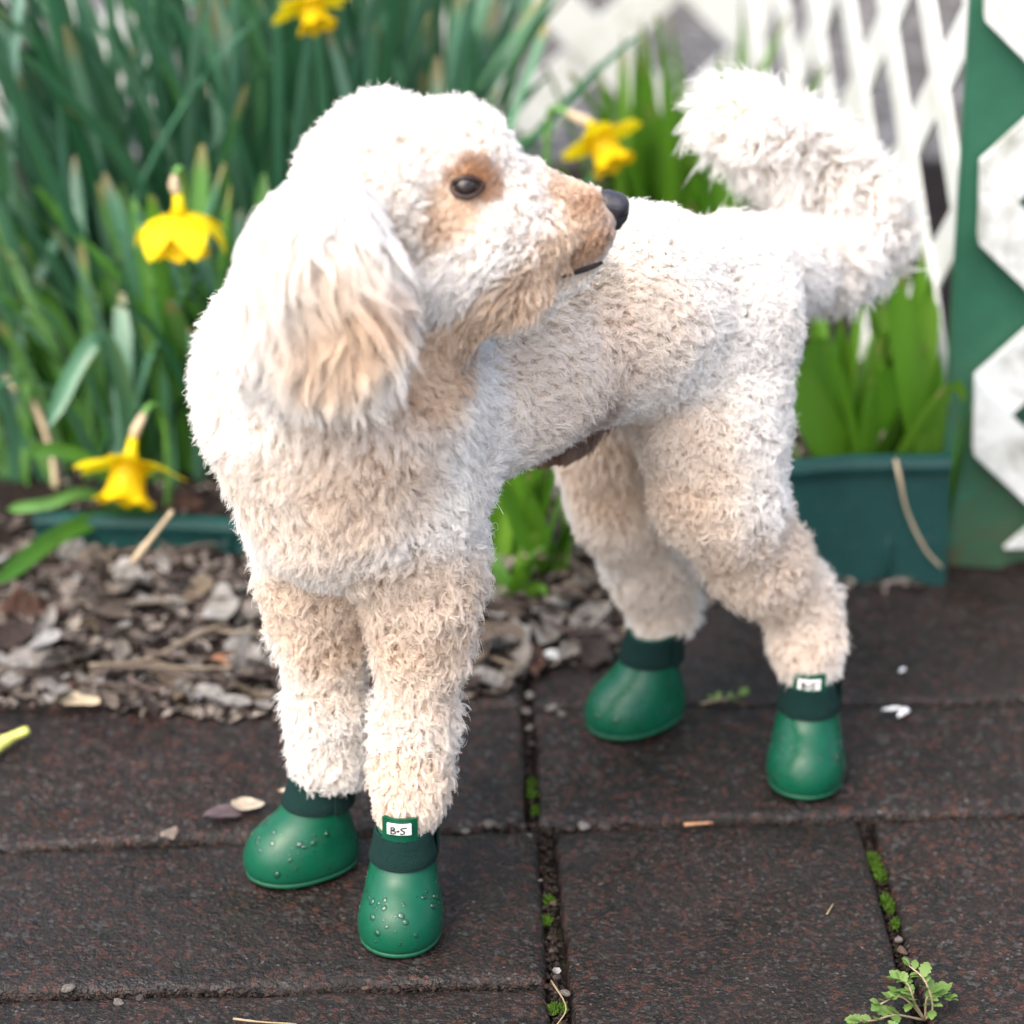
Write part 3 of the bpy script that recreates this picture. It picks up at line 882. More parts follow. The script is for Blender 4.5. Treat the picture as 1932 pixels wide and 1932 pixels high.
# ---- daffodil flowers
def flower(plant, C, axis, petal_sweep, scale, seed, stem_pts, roll=0.0):
    r = random.Random(seed)
    axis = Vector(axis).normalized()
    X = axis.orthogonal().normalized(); Yv = axis.cross(X)
    X, Yv = X * math.cos(roll) + Yv * math.sin(roll), -X * math.sin(roll) + Yv * math.cos(roll)
    C = Vector(C)
    o0 = Vector(plant.location)
    fl = empty('flower', C - o0, plant)
    to = lambda x, y, z: (X * x + Yv * y + axis * z) * scale
    # trumpet: frilled tube
    V, F = [], []
    n = 30
    rows = [(0.0, 0.30), (0.12, 0.34), (0.30, 0.36), (0.50, 0.38), (0.68, 0.43), (0.80, 0.52), (0.86, 0.60)]
    for j, (z, rad) in enumerate(rows):
        for i in range(n):
            a = 2 * PI * i / n
            fr = (j / (len(rows) - 1)) ** 3
            q = rad * (1 + 0.10 * fr * math.sin(a * 6 + 1) + 0.05 * fr * math.sin(a * 13))
            V.append(to(q * math.cos(a), q * math.sin(a), z + 0.06 * fr * math.sin(a * 7)))
    for j in range(len(rows) - 1):
        for i in range(n):
            F.append((j * n + i, j * n + (i + 1) % n, (j + 1) * n + (i + 1) % n, (j + 1) * n + i))
    mobj('trumpet', V, F, M['trumpet'], fl)
    for k in range(6):
        a = 2 * PI * k / 6 + r.uniform(-0.1, 0.1)
        sw = petal_sweep + r.uniform(-0.18, 0.18)
        V, F = [], []
        m = 9
        Lp = 1.12 * r.uniform(0.92, 1.06); tw = r.uniform(-0.35, 0.35)
        e = Vector((math.cos(a), math.sin(a), 0)); s_ = Vector((-math.sin(a), math.cos(a), 0))
        for i in range(m + 1):
            s = i / m
            w = 0.44 * math.sin(PI * min(1, 0.14 + 0.86 * s) ** 0.85) ** 0.8 if s < 1 else 0.0
            b = sw * s
            ctr = e * (0.18 + Lp * s * math.cos(b)) + Vector((0, 0, 0.02 * (k % 2) + Lp * s * math.sin(b)))
            for q in (-1, -0.5, 0, 0.5, 1):
                p = ctr + s_ * (q * w) + Vector((0, 0, 0.10 * w * abs(q) + tw * q * w * s))
                V.append(to(p.x, p.y, p.z))
        for i in range(m):
            for j in range(4):
                q = i * 5 + j
                F.append((q, q + 1, q + 6, q + 5))
        mobj('petal', V, F, M['petal'], fl)
    # neck, papery spathe, stem
    back = -axis
    nk = [C + back * scale * t for t in (0, 0.22, 0.45)]
    Vt, Ft = tube([p - C for p in nk], [0.20 * scale, 0.12 * scale, 0.10 * scale], 8)
    mobj('neck', Vt, Ft, M['petal'], fl)
    P = bez([nk[-1]] + [Vector(p) for p in stem_pts], 22)
    cut = 7
    Vt, Ft = tube([p - C for p in P[:cut]], [0.0026, 0.0038, 0.0042, 0.0040, 0.0036, 0.0032, 0.0028], 8)
    mobj('spathe', Vt, Ft, M['spathe'], fl)
    Vt, Ft = tube([p - o0 for p in P[cut - 1:]], 0.0026, 7)
    mobj('stem', Vt, Ft, M['stem'], plant)
    return fl
f1 = at(338, 405, 2.27)
flower(dB, f1, (0.05, -0.12, -1), 0.70, 0.033, 1, [at(328, 345, 2.272), at(337, 318, 2.276), at(348, 350, 2.29), at(352, 520, 2.32), (at(355, 800, 2.36).x, 2.36, 0.03)])
f2 = at(245, 868, 2.205)
flower(dG, f2, (-0.12, -0.50, -0.80), 0.20, 0.035, 2, [at(262, 800, 2.215), at(285, 765, 2.23), at(310, 790, 2.25), at(318, 900, 2.26), (at(315, 990, 2.26).x, 2.27, 0.02)], 0.4)
f3 = at(1128, 258, 2.40)
flower(dE, f3, (0.40, -0.45, -0.60), 0.10, 0.029, 3, [at(1090, 222, 2.415), at(1050, 205, 2.43), at(1035, 230, 2.44), at(1030, 400, 2.45), (at(1025, 600, 2.48).x, 2.48, 0.03)], 0.25)
f4 = at(585, 0, 2.42)
flower(dF, f4, (0.25, -0.55, -0.75), 0.3, 0.025, 4, [at(560, -60, 2.43), at(540, -70, 2.44), at(530, 10, 2.46), at(530, 300, 2.48), (at(530, 560, 2.52).x, 2.52, 0.03)], 0.1)
# ================================================================== THE DOG
def cone_sdf(P, a, b, ra, rb):
    ba = b - a
    L2 = float((ba * ba).sum())
    if L2 < 1e-12:
        return np.sqrt(((P - a) ** 2).sum(-1)) - ra
    h = np.clip(((P - a) @ ba) / L2, 0, 1)
    q = P - a - h[..., None] * ba
    return np.sqrt((q * q).sum(-1)) - (ra + (rb - ra) * h)
def smin(a, b, k):
    h = np.clip(k - np.abs(a - b), 0, None) / k
    return np.minimum(a, b) - h * h * k * 0.25
def N3(v): return np.array([v.x, v.y, v.z], dtype=np.float32)

class Prim:
    __slots__ = ('a', 'b', 'ra', 'rb', 'reg')
def chain(pts, reg):
    """pts: (px, py, Y, radius px)"""
    out = []
    C = [at(p[0], p[1], p[2]) for p in pts]
    R = [size_at(p[3], c) for p, c in zip(pts, C)]
    if len(pts) == 1:
        pts = pts * 2; C = C * 2; R = R * 2
    for i in range(len(pts) - 1):
        q = Prim(); q.a, q.b, q.ra, q.rb, q.reg = N3(C[i]), N3(C[i + 1]), R[i], R[i + 1], reg
        out.append(q)
    return out

def surface_nets(d, origin, h):
    """d: 3d array of signed distance; returns verts, quads"""
    nx, ny, nz = d.shape
    s = d < 0
    cnt = np.zeros((nx - 1, ny - 1, nz - 1), np.float32)
    acc = np.zeros((nx - 1, ny - 1, nz - 1, 3), np.float32)
    corners = [(i, j, k) for i in (0, 1) for j in (0, 1) for k in (0, 1)]
    sl = lambda c: (slice(c[0], nx - 1 + c[0]), slice(c[1], ny - 1 + c[1]), slice(c[2], nz - 1 + c[2]))
    for c in corners:
        for ax in range(3):
            if c[ax]: continue
            e = list(c); e[ax] = 1; e = tuple(e)
            A, B = d[sl(c)], d[sl(e)]
            cr = (A < 0) != (B < 0)
            t = np.where(cr, A / np.where(cr, A - B, 1), 0)
            cnt += cr
            for k in range(3):
                base = c[k] * cr
                acc[..., k] += base + (t * cr if k == ax else 0)
    act = cnt > 0
    idx = -np.ones(act.shape, np.int64)
    n = int(act.sum())
    idx[act] = np.arange(n)
    loc = acc[act] / cnt[act][:, None]
    V = (np.argwhere(act) + loc) * h + origin
    F = []
    # x edges
    for ax in range(3):
        a1, a2 = [(1, 2), (2, 0), (0, 1)][ax]
        sA = [slice(1, -1)] * 3; sB = [slice(1, -1)] * 3
        sA[ax] = slice(0, -1); sB[ax] = slice(1, None)
        A, B = s[tuple(sA)], s[tuple(sB)]
        cr = A != B
        w = np.argwhere(cr)
        flip = A[cr]
        off = np.array([1, 1, 1]); off[ax] = 0
        p = w + off
        def g(da, db):
            q = p.copy(); q[:, a1] -= da; q[:, a2] -= db
            return idx[q[:, 0], q[:, 1], q[:, 2]]
        q = np.stack([g(1, 1), g(0, 1), g(0, 0), g(1, 0)], 1)
        q[~flip] = q[~flip][:, ::-1]
        F.append(q)
    return V.astype(np.float32), np.concatenate(F)

def polygonise(fn, lo, hi, h):
    lo = np.array(lo, np.float32); hi = np.array(hi, np.float32)
    n = np.ceil((hi - lo) / h).astype(int) + 1
    ax = [lo[i] + h * np.arange(n[i], dtype=np.float32) for i in range(3)]
    d = np.empty(tuple(n), np.float32)
    for i in range(n[0]):
        g = np.stack(np.meshgrid(ax[0][i:i + 1], ax[1], ax[2], indexing='ij'), -1)
        d[i] = fn(g)[0]
    return surface_nets(d, lo, h)

INSET = 0.0120      # coat thickness between skin and silhouette
TRUNK = chain([(640, 745, 1.765, 262), (660, 885, 1.768, 236)], 'chest') + \
        chain([(690, 800, 1.79, 250), (960, 672, 1.845, 196), (1180, 585, 1.905, 200)], 'side') + \
        chain([(1180, 585, 1.905, 200), (1335, 595, 1.955, 186)], 'rump')
NECK = chain([(632, 700, 1.765, 244), (680, 565, 1.765, 200), (730, 420, 1.76, 182)], 'neck')
HEAD = chain([(748, 352, 1.745, 197), (850, 318, 1.745, 146)], 'skull') + \
       chain([(800, 470, 1.745, 165), (900, 470, 1.745, 140)], 'cheek') + \
       chain([(880, 420, 1.747, 150), (985, 412, 1.752, 112), (1100, 412, 1.757, 82)], 'muzzle') + \
       chain([(1095, 395, 1.757, 70), (1140, 405, 1.760, 58)], 'snout') + \
       chain([(845, 570, 1.745, 108), (960, 545, 1.750, 86), (1078, 510, 1.756, 66)], 'jaw') + chain([(1100, 450, 1.757, 68), (1112, 470, 1.757, 60)], 'snout')
LEG_A = chain([(765, 960, 1.765, 158), (792, 1090, 1.765, 118), (797, 1200, 1.765, 88), (786, 1360, 1.765, 76), (776, 1450, 1.760, 76)], 'leg') + \
        chain([(776, 1450, 1.760, 76), (772, 1505, 1.754, 66)], 'cuff') + chain([(771, 1505, 1.752, 82), (766, 1590, 1.744, 78)], 'foot')
LEG_B = chain([(605, 980, 1.80, 155), (602, 1090, 1.805, 112), (606, 1200, 1.808, 84), (616, 1340, 1.808, 74), (622, 1410, 1.808, 70)], 'leg') + \
        chain([(622, 1410, 1.808, 70), (626, 1455, 1.808, 64)], 'cuff') + chain([(626, 1455, 1.808, 80), (614, 1545, 1.807, 76)], 'foot')
LEG_C = chain([(1325, 640, 1.935, 175), (1345, 790, 1.915, 142), (1358, 930, 1.905, 122)], 'thigh') + \
        chain([(1358, 930, 1.905, 122), (1432, 1062, 1.925, 90), (1512, 1140, 1.947, 72)], 'shank') + \
        chain([(1512, 1140, 1.947, 72), (1522, 1195, 1.938, 66), (1526, 1240, 1.932, 58)], 'cuff') + chain([(1526, 1240, 1.932, 76), (1524, 1330, 1.926, 72)], 'foot')
LEG_D = chain([(1200, 700, 1.995, 150), (1155, 860, 1.995, 108), (1182, 960, 1.990, 100)], 'inner') + \
        chain([(1182, 960, 1.990, 100), (1232, 1075, 2.005, 84), (1256, 1150, 2.015, 64)], 'shank_far') + \
        chain([(1256, 1150, 2.015, 64), (1248, 1195, 2.005, 56)], 'cuff') + chain([(1246, 1195, 2.0, 74), (1234, 1275, 1.992, 70)], 'foot')
TAIL = chain([(1390, 525, 1.985, 105), (1470, 505, 2.02, 62), (1560, 490, 2.06, 56)], 'tail_base') + chain([(1560, 490, 2.06, 56), (1632, 440, 2.085, 54), (1605, 375, 2.09, 54), (1530, 312, 2.085, 54), (1450, 255, 2.07, 52), (1388, 220, 2.06, 46)], 'tail')
SHEATH = chain([(1130, 768, 1.91, 42), (1065, 818, 1.885, 38), (1018, 852, 1.875, 31)], 'sheath')
GROUPS = [(TRUNK, 0.030), (NECK, 0.035), (HEAD, 0.022), (LEG_A, 0.022), (LEG_B, 0.020), (LEG_C, 0.020), (LEG_D, 0.012), (TAIL, 0.016), (SHEATH, 0.010)]
def group_sdf(P, g, k=0.02):
    d = None
    for q in g:
        e = cone_sdf(P, q.a, q.b, q.ra, q.rb)
        d = e if d is None else smin(d, e, k)
    return d
def dog_sdf(P):
    d = None
    for g, k in GROUPS:
        e = group_sdf(P, g)
        if g is TAIL: e = e - 0.006
        if g is SHEATH: e = e - 0.0085
        d = e if d is None else smin(d, e, k)
    return d + INSET
DV, DF = polygonise(dog_sdf, (-0.22, 1.62, 0.045), (0.29, 2.16, 0.53), 0.0042)
dog = empty('dog', (-0.0, 1.87, 0.0))
tag(dog, 'curly cream white poodle looking back over its shoulder in four green boots', 'dog')
dog_inv = Vector(dog.location)
def local(V): return np.asarray(V) - np.array(dog_inv)

bvh = BVHTree.FromPolygons([tuple(map(float, v)) for v in DV], [tuple(map(int, f)) for f in DF])
def hit(px, py):
    r = bvh.ray_cast(Vector((0, 0, CAM_H)), ray(px, py).normalized())
    return r[0], r[1]

# coat colours: markings are centred on skin points
CREAM = np.array([0.945, 0.92, 0.885])
WHITE = np.array([0.96, 0.95, 0.94])
TAN = np.array([0.87, 0.73, 0.585])
RUST = np.array([0.48, 0.27, 0.14])
MARKS = []
def mark(px, py, rpx, col, amt, soft=0.6):
    p, n = hit(px, py)
    if p is None: return
    MARKS.append((N3(p), size_at(rpx, p), np.array(col), amt, soft))
# eye surround, tear stain, muzzle, jaw
mark(882, 350, 48, RUST, 0.95); mark(922, 345, 34, RUST, 0.75); mark(850, 395, 55, TAN, 0.85); mark(820, 430, 40, TAN, 0.6); mark(900, 312, 30, RUST, 0.6)
mark(1085, 365, 55, TAN, 0.85); mark(1125, 415, 60, RUST, 0.62); mark(1060, 470, 75, TAN, 0.9); mark(1110, 470, 45, RUST, 0.6)
mark(1115, 535, 48, (0.62, 0.60, 0.57), 0.9); mark(1070, 560, 45, (0.68, 0.65, 0.61), 0.8); mark(1000, 530, 62, TAN, 0.8); mark(930, 575, 60, TAN, 0.9); mark(880, 610, 60, TAN, 0.9); mark(840, 640, 60, TAN, 0.8)
# under the chin, brisket, front of the legs
mark(800, 700, 90, TAN, 0.9); mark(860, 670, 60, RUST, 0.35); mark(720, 800, 150, TAN, 0.35); mark(560, 960, 160, TAN, 0.30); mark(700, 930, 120, TAN, 0.35)
mark(620, 1150, 130, TAN, 0.60); mark(780, 1140, 140, TAN, 0.55); mark(820, 1260, 100, TAN, 0.40); mark(640, 1260, 80, TAN, 0.30); mark(760, 1500, 100, TAN, 0.45); mark(790, 1380, 80, TAN, 0.2)
# flank and hind legs
mark(1080, 680, 180, TAN, 0.30); mark(1200, 620, 120, TAN, 0.25); mark(1260, 850, 130, TAN, 0.40); mark(1290, 1000, 120, TAN, 0.45); mark(1450, 1080, 130, TAN, 0.50); mark(1480, 1180, 100, TAN, 0.4)
mark(1150, 880, 100, TAN, 0.6); mark(1190, 1000, 110, TAN, 0.35); mark(1260, 1120, 90, TAN, 0.35)
mark(1125, 770, 48, (0.50, 0.38, 0.32), 0.6, 0.9)
def smooth_noise3(P, s, seed):
    P = P * s
    return (np.sin(P[:, 0] * 1.7 + seed + 1.3 * np.sin(P[:, 1] * 1.1 + seed)) + np.sin(P[:, 1] * 1.9 + 2.1 * seed + 1.2 * np.sin(P[:, 2] * 1.3)) + np.sin(P[:, 2] * 1.6 + 0.7 * seed + 1.4 * np.sin(P[:, 0] * 0.9 + 2))) / 3
def coat(P):
    n = smooth_noise3(P, 60, 3.0)[:, None] * 0.5 + 0.5
    c = CREAM * (1 - n) + WHITE * n
    for p, r, col, amt, soft in MARKS:
        d = np.sqrt(((P - p) ** 2).sum(-1)) / r
        w = np.clip((1.0 + soft * 0.5 - d) / soft, 0, 1)
        w = (w * w * (3 - 2 * w) * amt)[:, None]
        c = c * (1 - w) + col * w
    ds = group_sdf(P.astype(np.float32), SHEATH)
    w = np.clip((0.0035 - ds) / 0.004, 0, 1)[:, None]
    tip = np.clip(1 - np.sqrt(((P - N3(at(1018, 852, 1.875))) ** 2).sum(-1)) / 0.022, 0, 1)[:, None]
    c = c * (1 - w) + (np.array([0.40, 0.29, 0.24]) * (1 - tip) + np.array([0.42, 0.22, 0.13]) * tip) * w
    return c
def set_coat(me, cols, domain):
    a = me.attributes.new('coat', 'FLOAT_COLOR', domain)
    rgba = np.ones((len(cols), 4), np.float32); rgba[:, :3] = cols
    a.data.foreach_set('color', rgba.ravel())

body = mobj('body', local(DV), DF, M['skin'], dog)
set_coat(body.data, coat(DV) * 0.75, 'POINT')

# ---------------------------------------------------------------- fur growing
def mesh_samples(V, F, n, rng, wfun=None):
    T = np.concatenate([F[:, [0, 1, 2]], F[:, [0, 2, 3]]])
    a, b, c = V[T[:, 0]], V[T[:, 1]], V[T[:, 2]]
    nr = np.cross(b - a, c - a)
    ar = np.linalg.norm(nr, axis=1) * 0.5
    w = ar.copy()
    if wfun is not None: w = w * wfun((a + b + c) / 3, nr / (2 * ar[:, None] + 1e-12))
    cs = np.cumsum(w)
    k = np.minimum(np.searchsorted(cs, rng.random(n) * cs[-1]), len(T) - 1)
    r1 = np.sqrt(rng.random(n))[:, None]; r2 = rng.random(n)[:, None]
    P = a[k] * (1 - r1) + b[k] * r1 * (1 - r2) + c[k] * r1 * r2
    # smooth vertex normals
    VN = np.zeros_like(V)
    for j in range(3): np.add.at(VN, T[:, j], nr)
    VN /= np.linalg.norm(VN, axis=1, keepdims=True) + 1e-12
    Nn = VN[T[k, 0]] * (1 - r1) + VN[T[k, 1]] * r1 * (1 - r2) + VN[T[k, 2]] * r1 * r2
    Nn /= np.linalg.norm(Nn, axis=1, keepdims=True) + 1e-12
    return P.astype(np.float64), Nn.astype(np.float64), ar.sum()

# region: length, comb vector, lean, curl radius, turns, clump
D_BACK = np.array([0.80, 0.55, -0.15]); DOWN = np.array([0, 0, -1.0])
REG = {
    'chest': (0.0150, (-0.1, -0.1, -1.0), 0.45, 0.0014, 1.2, 0.16),
    'side':  (0.0125, (0.6, 0.4, -0.8), 0.55, 0.0016, 1.2, 0.28),
    'rump':  (0.0120, (0.6, 0.4, -0.6), 0.40, 0.0024, 1.5, 0.70),
    'neck':  (0.0150, (-0.3, 0.0, -1.0), 0.45, 0.0014, 1.1, 0.16),
    'skull': (0.0120, (-0.5, 0.0, 0.25), 0.25, 0.0015, 1.4, 0.02),
    'cheek': (0.0170, (-0.5, 0.0, -0.9), 0.75, 0.0022, 0.9, 0.75),
    'muzzle': (0.0110, (-0.8, 0.0, -0.5), 0.65, 0.0012, 0.9, 0.35),
    'snout': (0.0090, (-0.75, -0.1, -0.75), 0.80, 0.0010, 0.8, 0.75),
    'jaw':   (0.0105, (-0.7, 0.0, -0.7), 0.75, 0.0013, 0.8, 0.65),
    'leg':   (0.0155, (0.1, -0.1, -1.0), 0.40, 0.0030, 1.35, 0.75),
    'cuff':  (0.0150, (0.0, 0.0, -1.0), 0.60, 0.0030, 1.3, 0.75),
    'thigh': (0.0130, (0.2, 0.2, -0.9), 0.32, 0.0029, 1.5, 0.78),
    'shank': (0.0145, (0.3, 0.3, -0.8), 0.40, 0.0029, 1.4, 0.78),
    'shank_far': (0.0150, (0.1, 0.2, -0.9), 0.45, 0.0024, 1.2, 0.70),
    'inner': (0.0120, (0.1, 0.1, -1.0), 0.55, 0.0012, 1.0, 0.25),
    'tail':  (0.0300, (-0.2, 0.0, -0.5), 0.55, 0.0034, 1.2, 0.35),
    'tail_base':  (0.0210, (0.5, 0.3, -0.5), 0.50, 0.0030, 1.2, 0.45),
    'foot': (0.0030, (0, 0, -1.0), 0.8, 0.0005, 0.5, 0.5),
    'sheath': (0.0080, (-0.7, -0.3, -0.6), 0.80, 0.0008, 0.8, 0.5),
}
PRIMS = [q for g, _ in GROUPS for q in g]
def region_params(P):
    W = np.empty((len(P), len(PRIMS)), np.float32)
    for i, q in enumerate(PRIMS):
        W[:, i] = cone_sdf(P.astype(np.float32), q.a, q.b, q.ra, q.rb)
    W -= W.min(1, keepdims=True)
    W = np.exp(-np.clip(W, 0, 0.2) / 0.008)
    W /= W.sum(1, keepdims=True)
    par = np.array([[REG[q.reg][0], *REG[q.reg][1], *REG[q.reg][2:]] for q in PRIMS])
    return W @ par

def grow(P, Nn, L, comb, lean, curl, turns, clump, kids, lockr, K, rng, thick, flyaway=0.05, gravity=0.0, jitter=0.25, phase=None):
    """locks of wavy hair; returns positions (n*kids, K, 3), radius"""
    n = len(P)
    comb = comb / (np.linalg.norm(comb, axis=1, keepdims=True) + 1e-9)
    tng = comb - (comb * Nn).sum(1, keepdims=True) * Nn
    tl = np.linalg.norm(tng, axis=1, keepdims=True)
    rnd = rng.normal(size=(n, 3)); rnd -= (rnd * Nn).sum(1, keepdims=True) * Nn
    tng = tng / (tl + 1e-6) * np.clip(tl, 0, 1) + rnd * 0.22
    L = L * rng.uniform(1 - jitter, 1 + jitter, n)
    lean = lean * rng.uniform(0.7, 1.3, n)
    e1 = np.cross(Nn, rng.normal(size=(n, 3))); e1 /= np.linalg.norm(e1, axis=1, keepdims=True) + 1e-9
    e2 = np.cross(Nn, e1)
    # children
    rep = lambda a: np.repeat(a, kids, axis=0)
    ang = rng.uniform(0, 2 * np.pi, n * kids); rad = lockr * np.sqrt(rng.random(n * kids)) * rep(rng.uniform(0.7, 1.4, n))
    off = rep(e1) * (np.cos(ang) * rad)[:, None] + rep(e2) * (np.sin(ang) * rad)[:, None]
    fly = rng.random(n * kids) < flyaway
    cl = np.where(fly, -0.3, rep(clump) * rng.uniform(0.8, 1.1, n * kids))
    Lk = rep(L) * rng.uniform(0.78, 1.08, n * kids) * np.where(fly, 1.15, 1.0)
    ph = rep(rng.uniform(0, 2 * np.pi, n) if phase is None else phase) + rng.normal(0, 0.16, n * kids) + np.where(fly, rng.uniform(0, 6, n * kids), 0)
    tr = rep(turns * rng.uniform(0.7, 1.3, n)) * (np.where(rep(rng.random(n)) < 0.5, 1, -1) if phase is None else 1)
    cr = rep(curl * rng.uniform(0.6, 1.4, n))
    s = np.linspace(0, 1, K)
    out = np.empty((n * kids, K, 3), np.float32)
    rN, rT, rP = rep(Nn), rep(tng), rep(P)
    a1 = np.cross(rN, rT); 
    la = np.linalg.norm(a1, axis=1, keepdims=True); a1 = a1 / (la + 1e-6)
    ln_ = rep(lean)
    for k, t in enumerate(s):
        ax = rN * (t * (1 - 0.55 * ln_ * t))[:, None] + rT * (ln_ * t ** 1.6)[:, None]
        q = rP + ax * Lk[:, None]
        th = ph + 2 * np.pi * tr * t
        Rr = cr * min(1, t * 2.2)
        q += (rep(e1) * np.cos(th)[:, None] + rep(e2) * np.sin(th)[:, None]) * Rr[:, None]
        # lift of the coil along the comb direction
        q += rN * (np.sin(th) * Rr * 0.35)[:, None]
        q += off * (1 - cl * t ** 0.8)[:, None]
        if gravity: q[:, 2] -= gravity * t * t
        out[:, k] = q
    r = thick * np.array([1.0] * (K - 2) + [0.75, 0.25])
    r = np.broadcast_to(r, (n * kids, K)) * rng.uniform(0.75, 1.25, (n * kids, 1))
    return out, r
def hair_object(name, strands, radius, cols, parent, domain='CURVE'):
    n, K, _ = strands.shape
    hc = bpy.data.hair_curves.new(name)
    hc.add_curves([K] * n)
    hc.attributes['position'].data.foreach_set('vector', local(strands.reshape(-1, 3)).astype(np.float32).ravel())
    ra = hc.attributes.get('radius') or hc.attributes.new('radius', 'FLOAT', 'POINT')
    ra.data.foreach_set('value', radius.astype(np.float32).ravel())
    set_coat(hc, cols, domain)
    hc.materials.append(M['fur'])
    return link(bpy.data.objects.new(name, hc), parent)

eyeP, eyeN = hit(880, 352)
noseC = at(1156, 394, 1.760)
CAMP = np.array([0, 0, CAM_H])
def face_cam(C, Nn):
    v = CAMP - C; v /= np.linalg.norm(v, axis=1, keepdims=True)
    f = (Nn * v).sum(1)
    return np.where(f > -0.25, 1.0, 0.45)
def fur_layer(NLOCK, KIDS, KP, lockr, thick, scaleL, scaleR, clump_add, tint, jit):
    P, Nn, area = mesh_samples(DV.astype(np.float64), DF, NLOCK, RNG, face_cam)
    rp = region_params(P)
    L, comb, lean, curl, turns, clump = rp[:, 0] * scaleL, rp[:, 1:4], rp[:, 4], rp[:, 5] * scaleR, rp[:, 6], np.clip(rp[:, 7] + clump_add, 0, 0.92)
    dE = P - N3(eyeP)
    de = np.sqrt((dE ** 2).sum(1)); dn = np.sqrt(((P - N3(noseC)) ** 2).sum(1))
    keep = ((dE[:, 0] / 0.0088) ** 2 + (dE[:, 1] / 0.010) ** 2 + ((dE[:, 2] + 0.0004) / 0.0058) ** 2 > 1) & (dn > 0.0115)
    dm = np.min([np.sqrt(((P - m) ** 2).sum(1)) for m in mouth], axis=0)
    keep &= dm > 0.0038
    keep &= P[:, 2] > 0.0625                       # boots hide the feet
    ef = np.clip((de - 0.004) / 0.032, 0.20, 1); nf = np.clip((dn - 0.010) / 0.028, 0.45, 1)
    L = L * ef * nf * np.clip((dm - 0.001) / 0.010, 0.45, 1)
    L = L * (1 + 0.16 * smooth_noise3(P, 90, 6.0) + 0.10 * smooth_noise3(P, 220, 2.0))
    curl = curl * np.minimum(ef, nf)
    away = dE / (de[:, None] + 1e-9)              # hair near the eye lies flat, away from it
    we = np.clip(1.3 - de / 0.022, 0, 1)[:, None]
    comb = comb * (1 - we) + (away * 0.8 + np.array([-0.2, 0, -0.3])) * we
    lean = lean * (1 - we[:, 0]) + 0.9 * we[:, 0]
    # slow swirls so neighbouring locks agree
    sw = np.stack([smooth_noise3(P, 55, 1.1), smooth_noise3(P, 55, 4.7), smooth_noise3(P, 55, 8.2)], 1)
    sw2 = np.stack([smooth_noise3(P, 150, 2.1), smooth_noise3(P, 150, 5.7), smooth_noise3(P, 150, 9.2)], 1)
    comb = comb + sw * 0.8 + sw2 * 0.6
    P, Nn, L, comb, lean, curl, turns, clump = (a[keep] for a in (P, Nn, L, comb, lean, curl, turns, clump))
    S, R = grow(P, Nn, L, comb, lean, curl, turns, clump, KIDS, lockr, KP, RNG, thick, jitter=jit)
    cols = np.repeat(coat(P) * RNG.uniform(0.94, 1.04, (len(P), 1)), KIDS, axis=0) * RNG.uniform(0.96, 1.03, (len(P) * KIDS, 1))
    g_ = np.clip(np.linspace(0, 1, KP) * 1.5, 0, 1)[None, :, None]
    cols = cols[:, None, :] * (tint * (1 - g_) + g_)  # darker roots fade to pale tips: shade between locks painted into the strands
    return S, R, np.clip(cols.reshape(-1, 3), 0, 0.97)
mouth = [hit(x, y)[0] for (x, y) in ((1150, 478), (1134, 488), (1112, 497), (1085, 508), (1058, 519))]
mouth = [N3(m) for m in mouth if m is not None and m.y < 1.79]
ROOT_SHADE = np.array([0.94, 0.88, 0.80])        # apricot root tint, painting the shade between curls into the hair colour
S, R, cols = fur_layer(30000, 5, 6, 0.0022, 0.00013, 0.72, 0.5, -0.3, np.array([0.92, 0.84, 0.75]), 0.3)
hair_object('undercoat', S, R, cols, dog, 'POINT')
S, R, cols = fur_layer(42000, 11, 10, 0.0018, 0.000105, 1.0, 0.92, -0.06, ROOT_SHADE, 0.18)
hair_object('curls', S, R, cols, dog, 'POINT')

# ---------------------------------------------------------------- ears
def ear_shape(side):
    Yc = 1.664 if side < 0 else 1.815
    C = [(640, 350, 82), (590, 430, 128), (568, 520, 138), (585, 610, 140), (665, 605, 110), (690, 545, 80), (615, 665, 88)]
    pr = []
    for (x, y, r) in C:
        p = at(x, y, 1.672)
        pr.append((np.array([p.x + (0.02 if side > 0 else 0), Yc + (0.012 if y < 380 else 0) * (-side), p.z - (0.05 if side > 0 else 0)], np.float32), size_at(r, p)))
    def f(Pg):
        Q = Pg.copy(); 
        d = None
        for a, b in ((0, 1), (1, 2), (2, 3), (3, 6), (1, 5), (5, 4), (4, 3)):
            ca, cb = pr[a][0].copy(), pr[b][0].copy()
            ra, rb = pr[a][1], pr[b][1]
            S = np.array([1, 4.2, 1], np.float32)
            e = cone_sdf((Q - np.array([0, Yc, 0], np.float32)) * S + np.array([0, Yc, 0], np.float32), (ca - [0, Yc, 0]) * S + [0, Yc, 0], (cb - [0, Yc, 0]) * S + [0, Yc, 0], ra, rb)
            d = e if d is None else smin(d, e, 0.02)
        return d + 0.0135
    lo = (at(380, 400, 1.672).x, Yc - 0.04, at(500, 980, 1.672).z); hi = (at(900, 300, 1.672).x, Yc + 0.04, at(500, 230, 1.672).z)
    return polygonise(f, lo, hi, 0.0036)
def ear_coat(P):
    c = coat(P)
    for (px, py, rpx, col, amt) in ((690, 640, 95, TAN, 0.85), (620, 690, 110, TAN, 0.75), (560, 560, 120, TAN, 0.25), (650, 540, 90, TAN, 0.35), (740, 590, 70, RUST, 0.30)):
        p = N3(at(px, py, 1.66)); r = size_at(rpx, at(px, py, 1.66))
        d = np.sqrt(((P - p)[:, [0, 2]] ** 2).sum(-1)) / r
        w = np.clip(1.3 - d, 0, 1); w = (w * w * (3 - 2 * w) * amt)[:, None]
        c = c * (1 - w) + np.array(col) * w
    return c
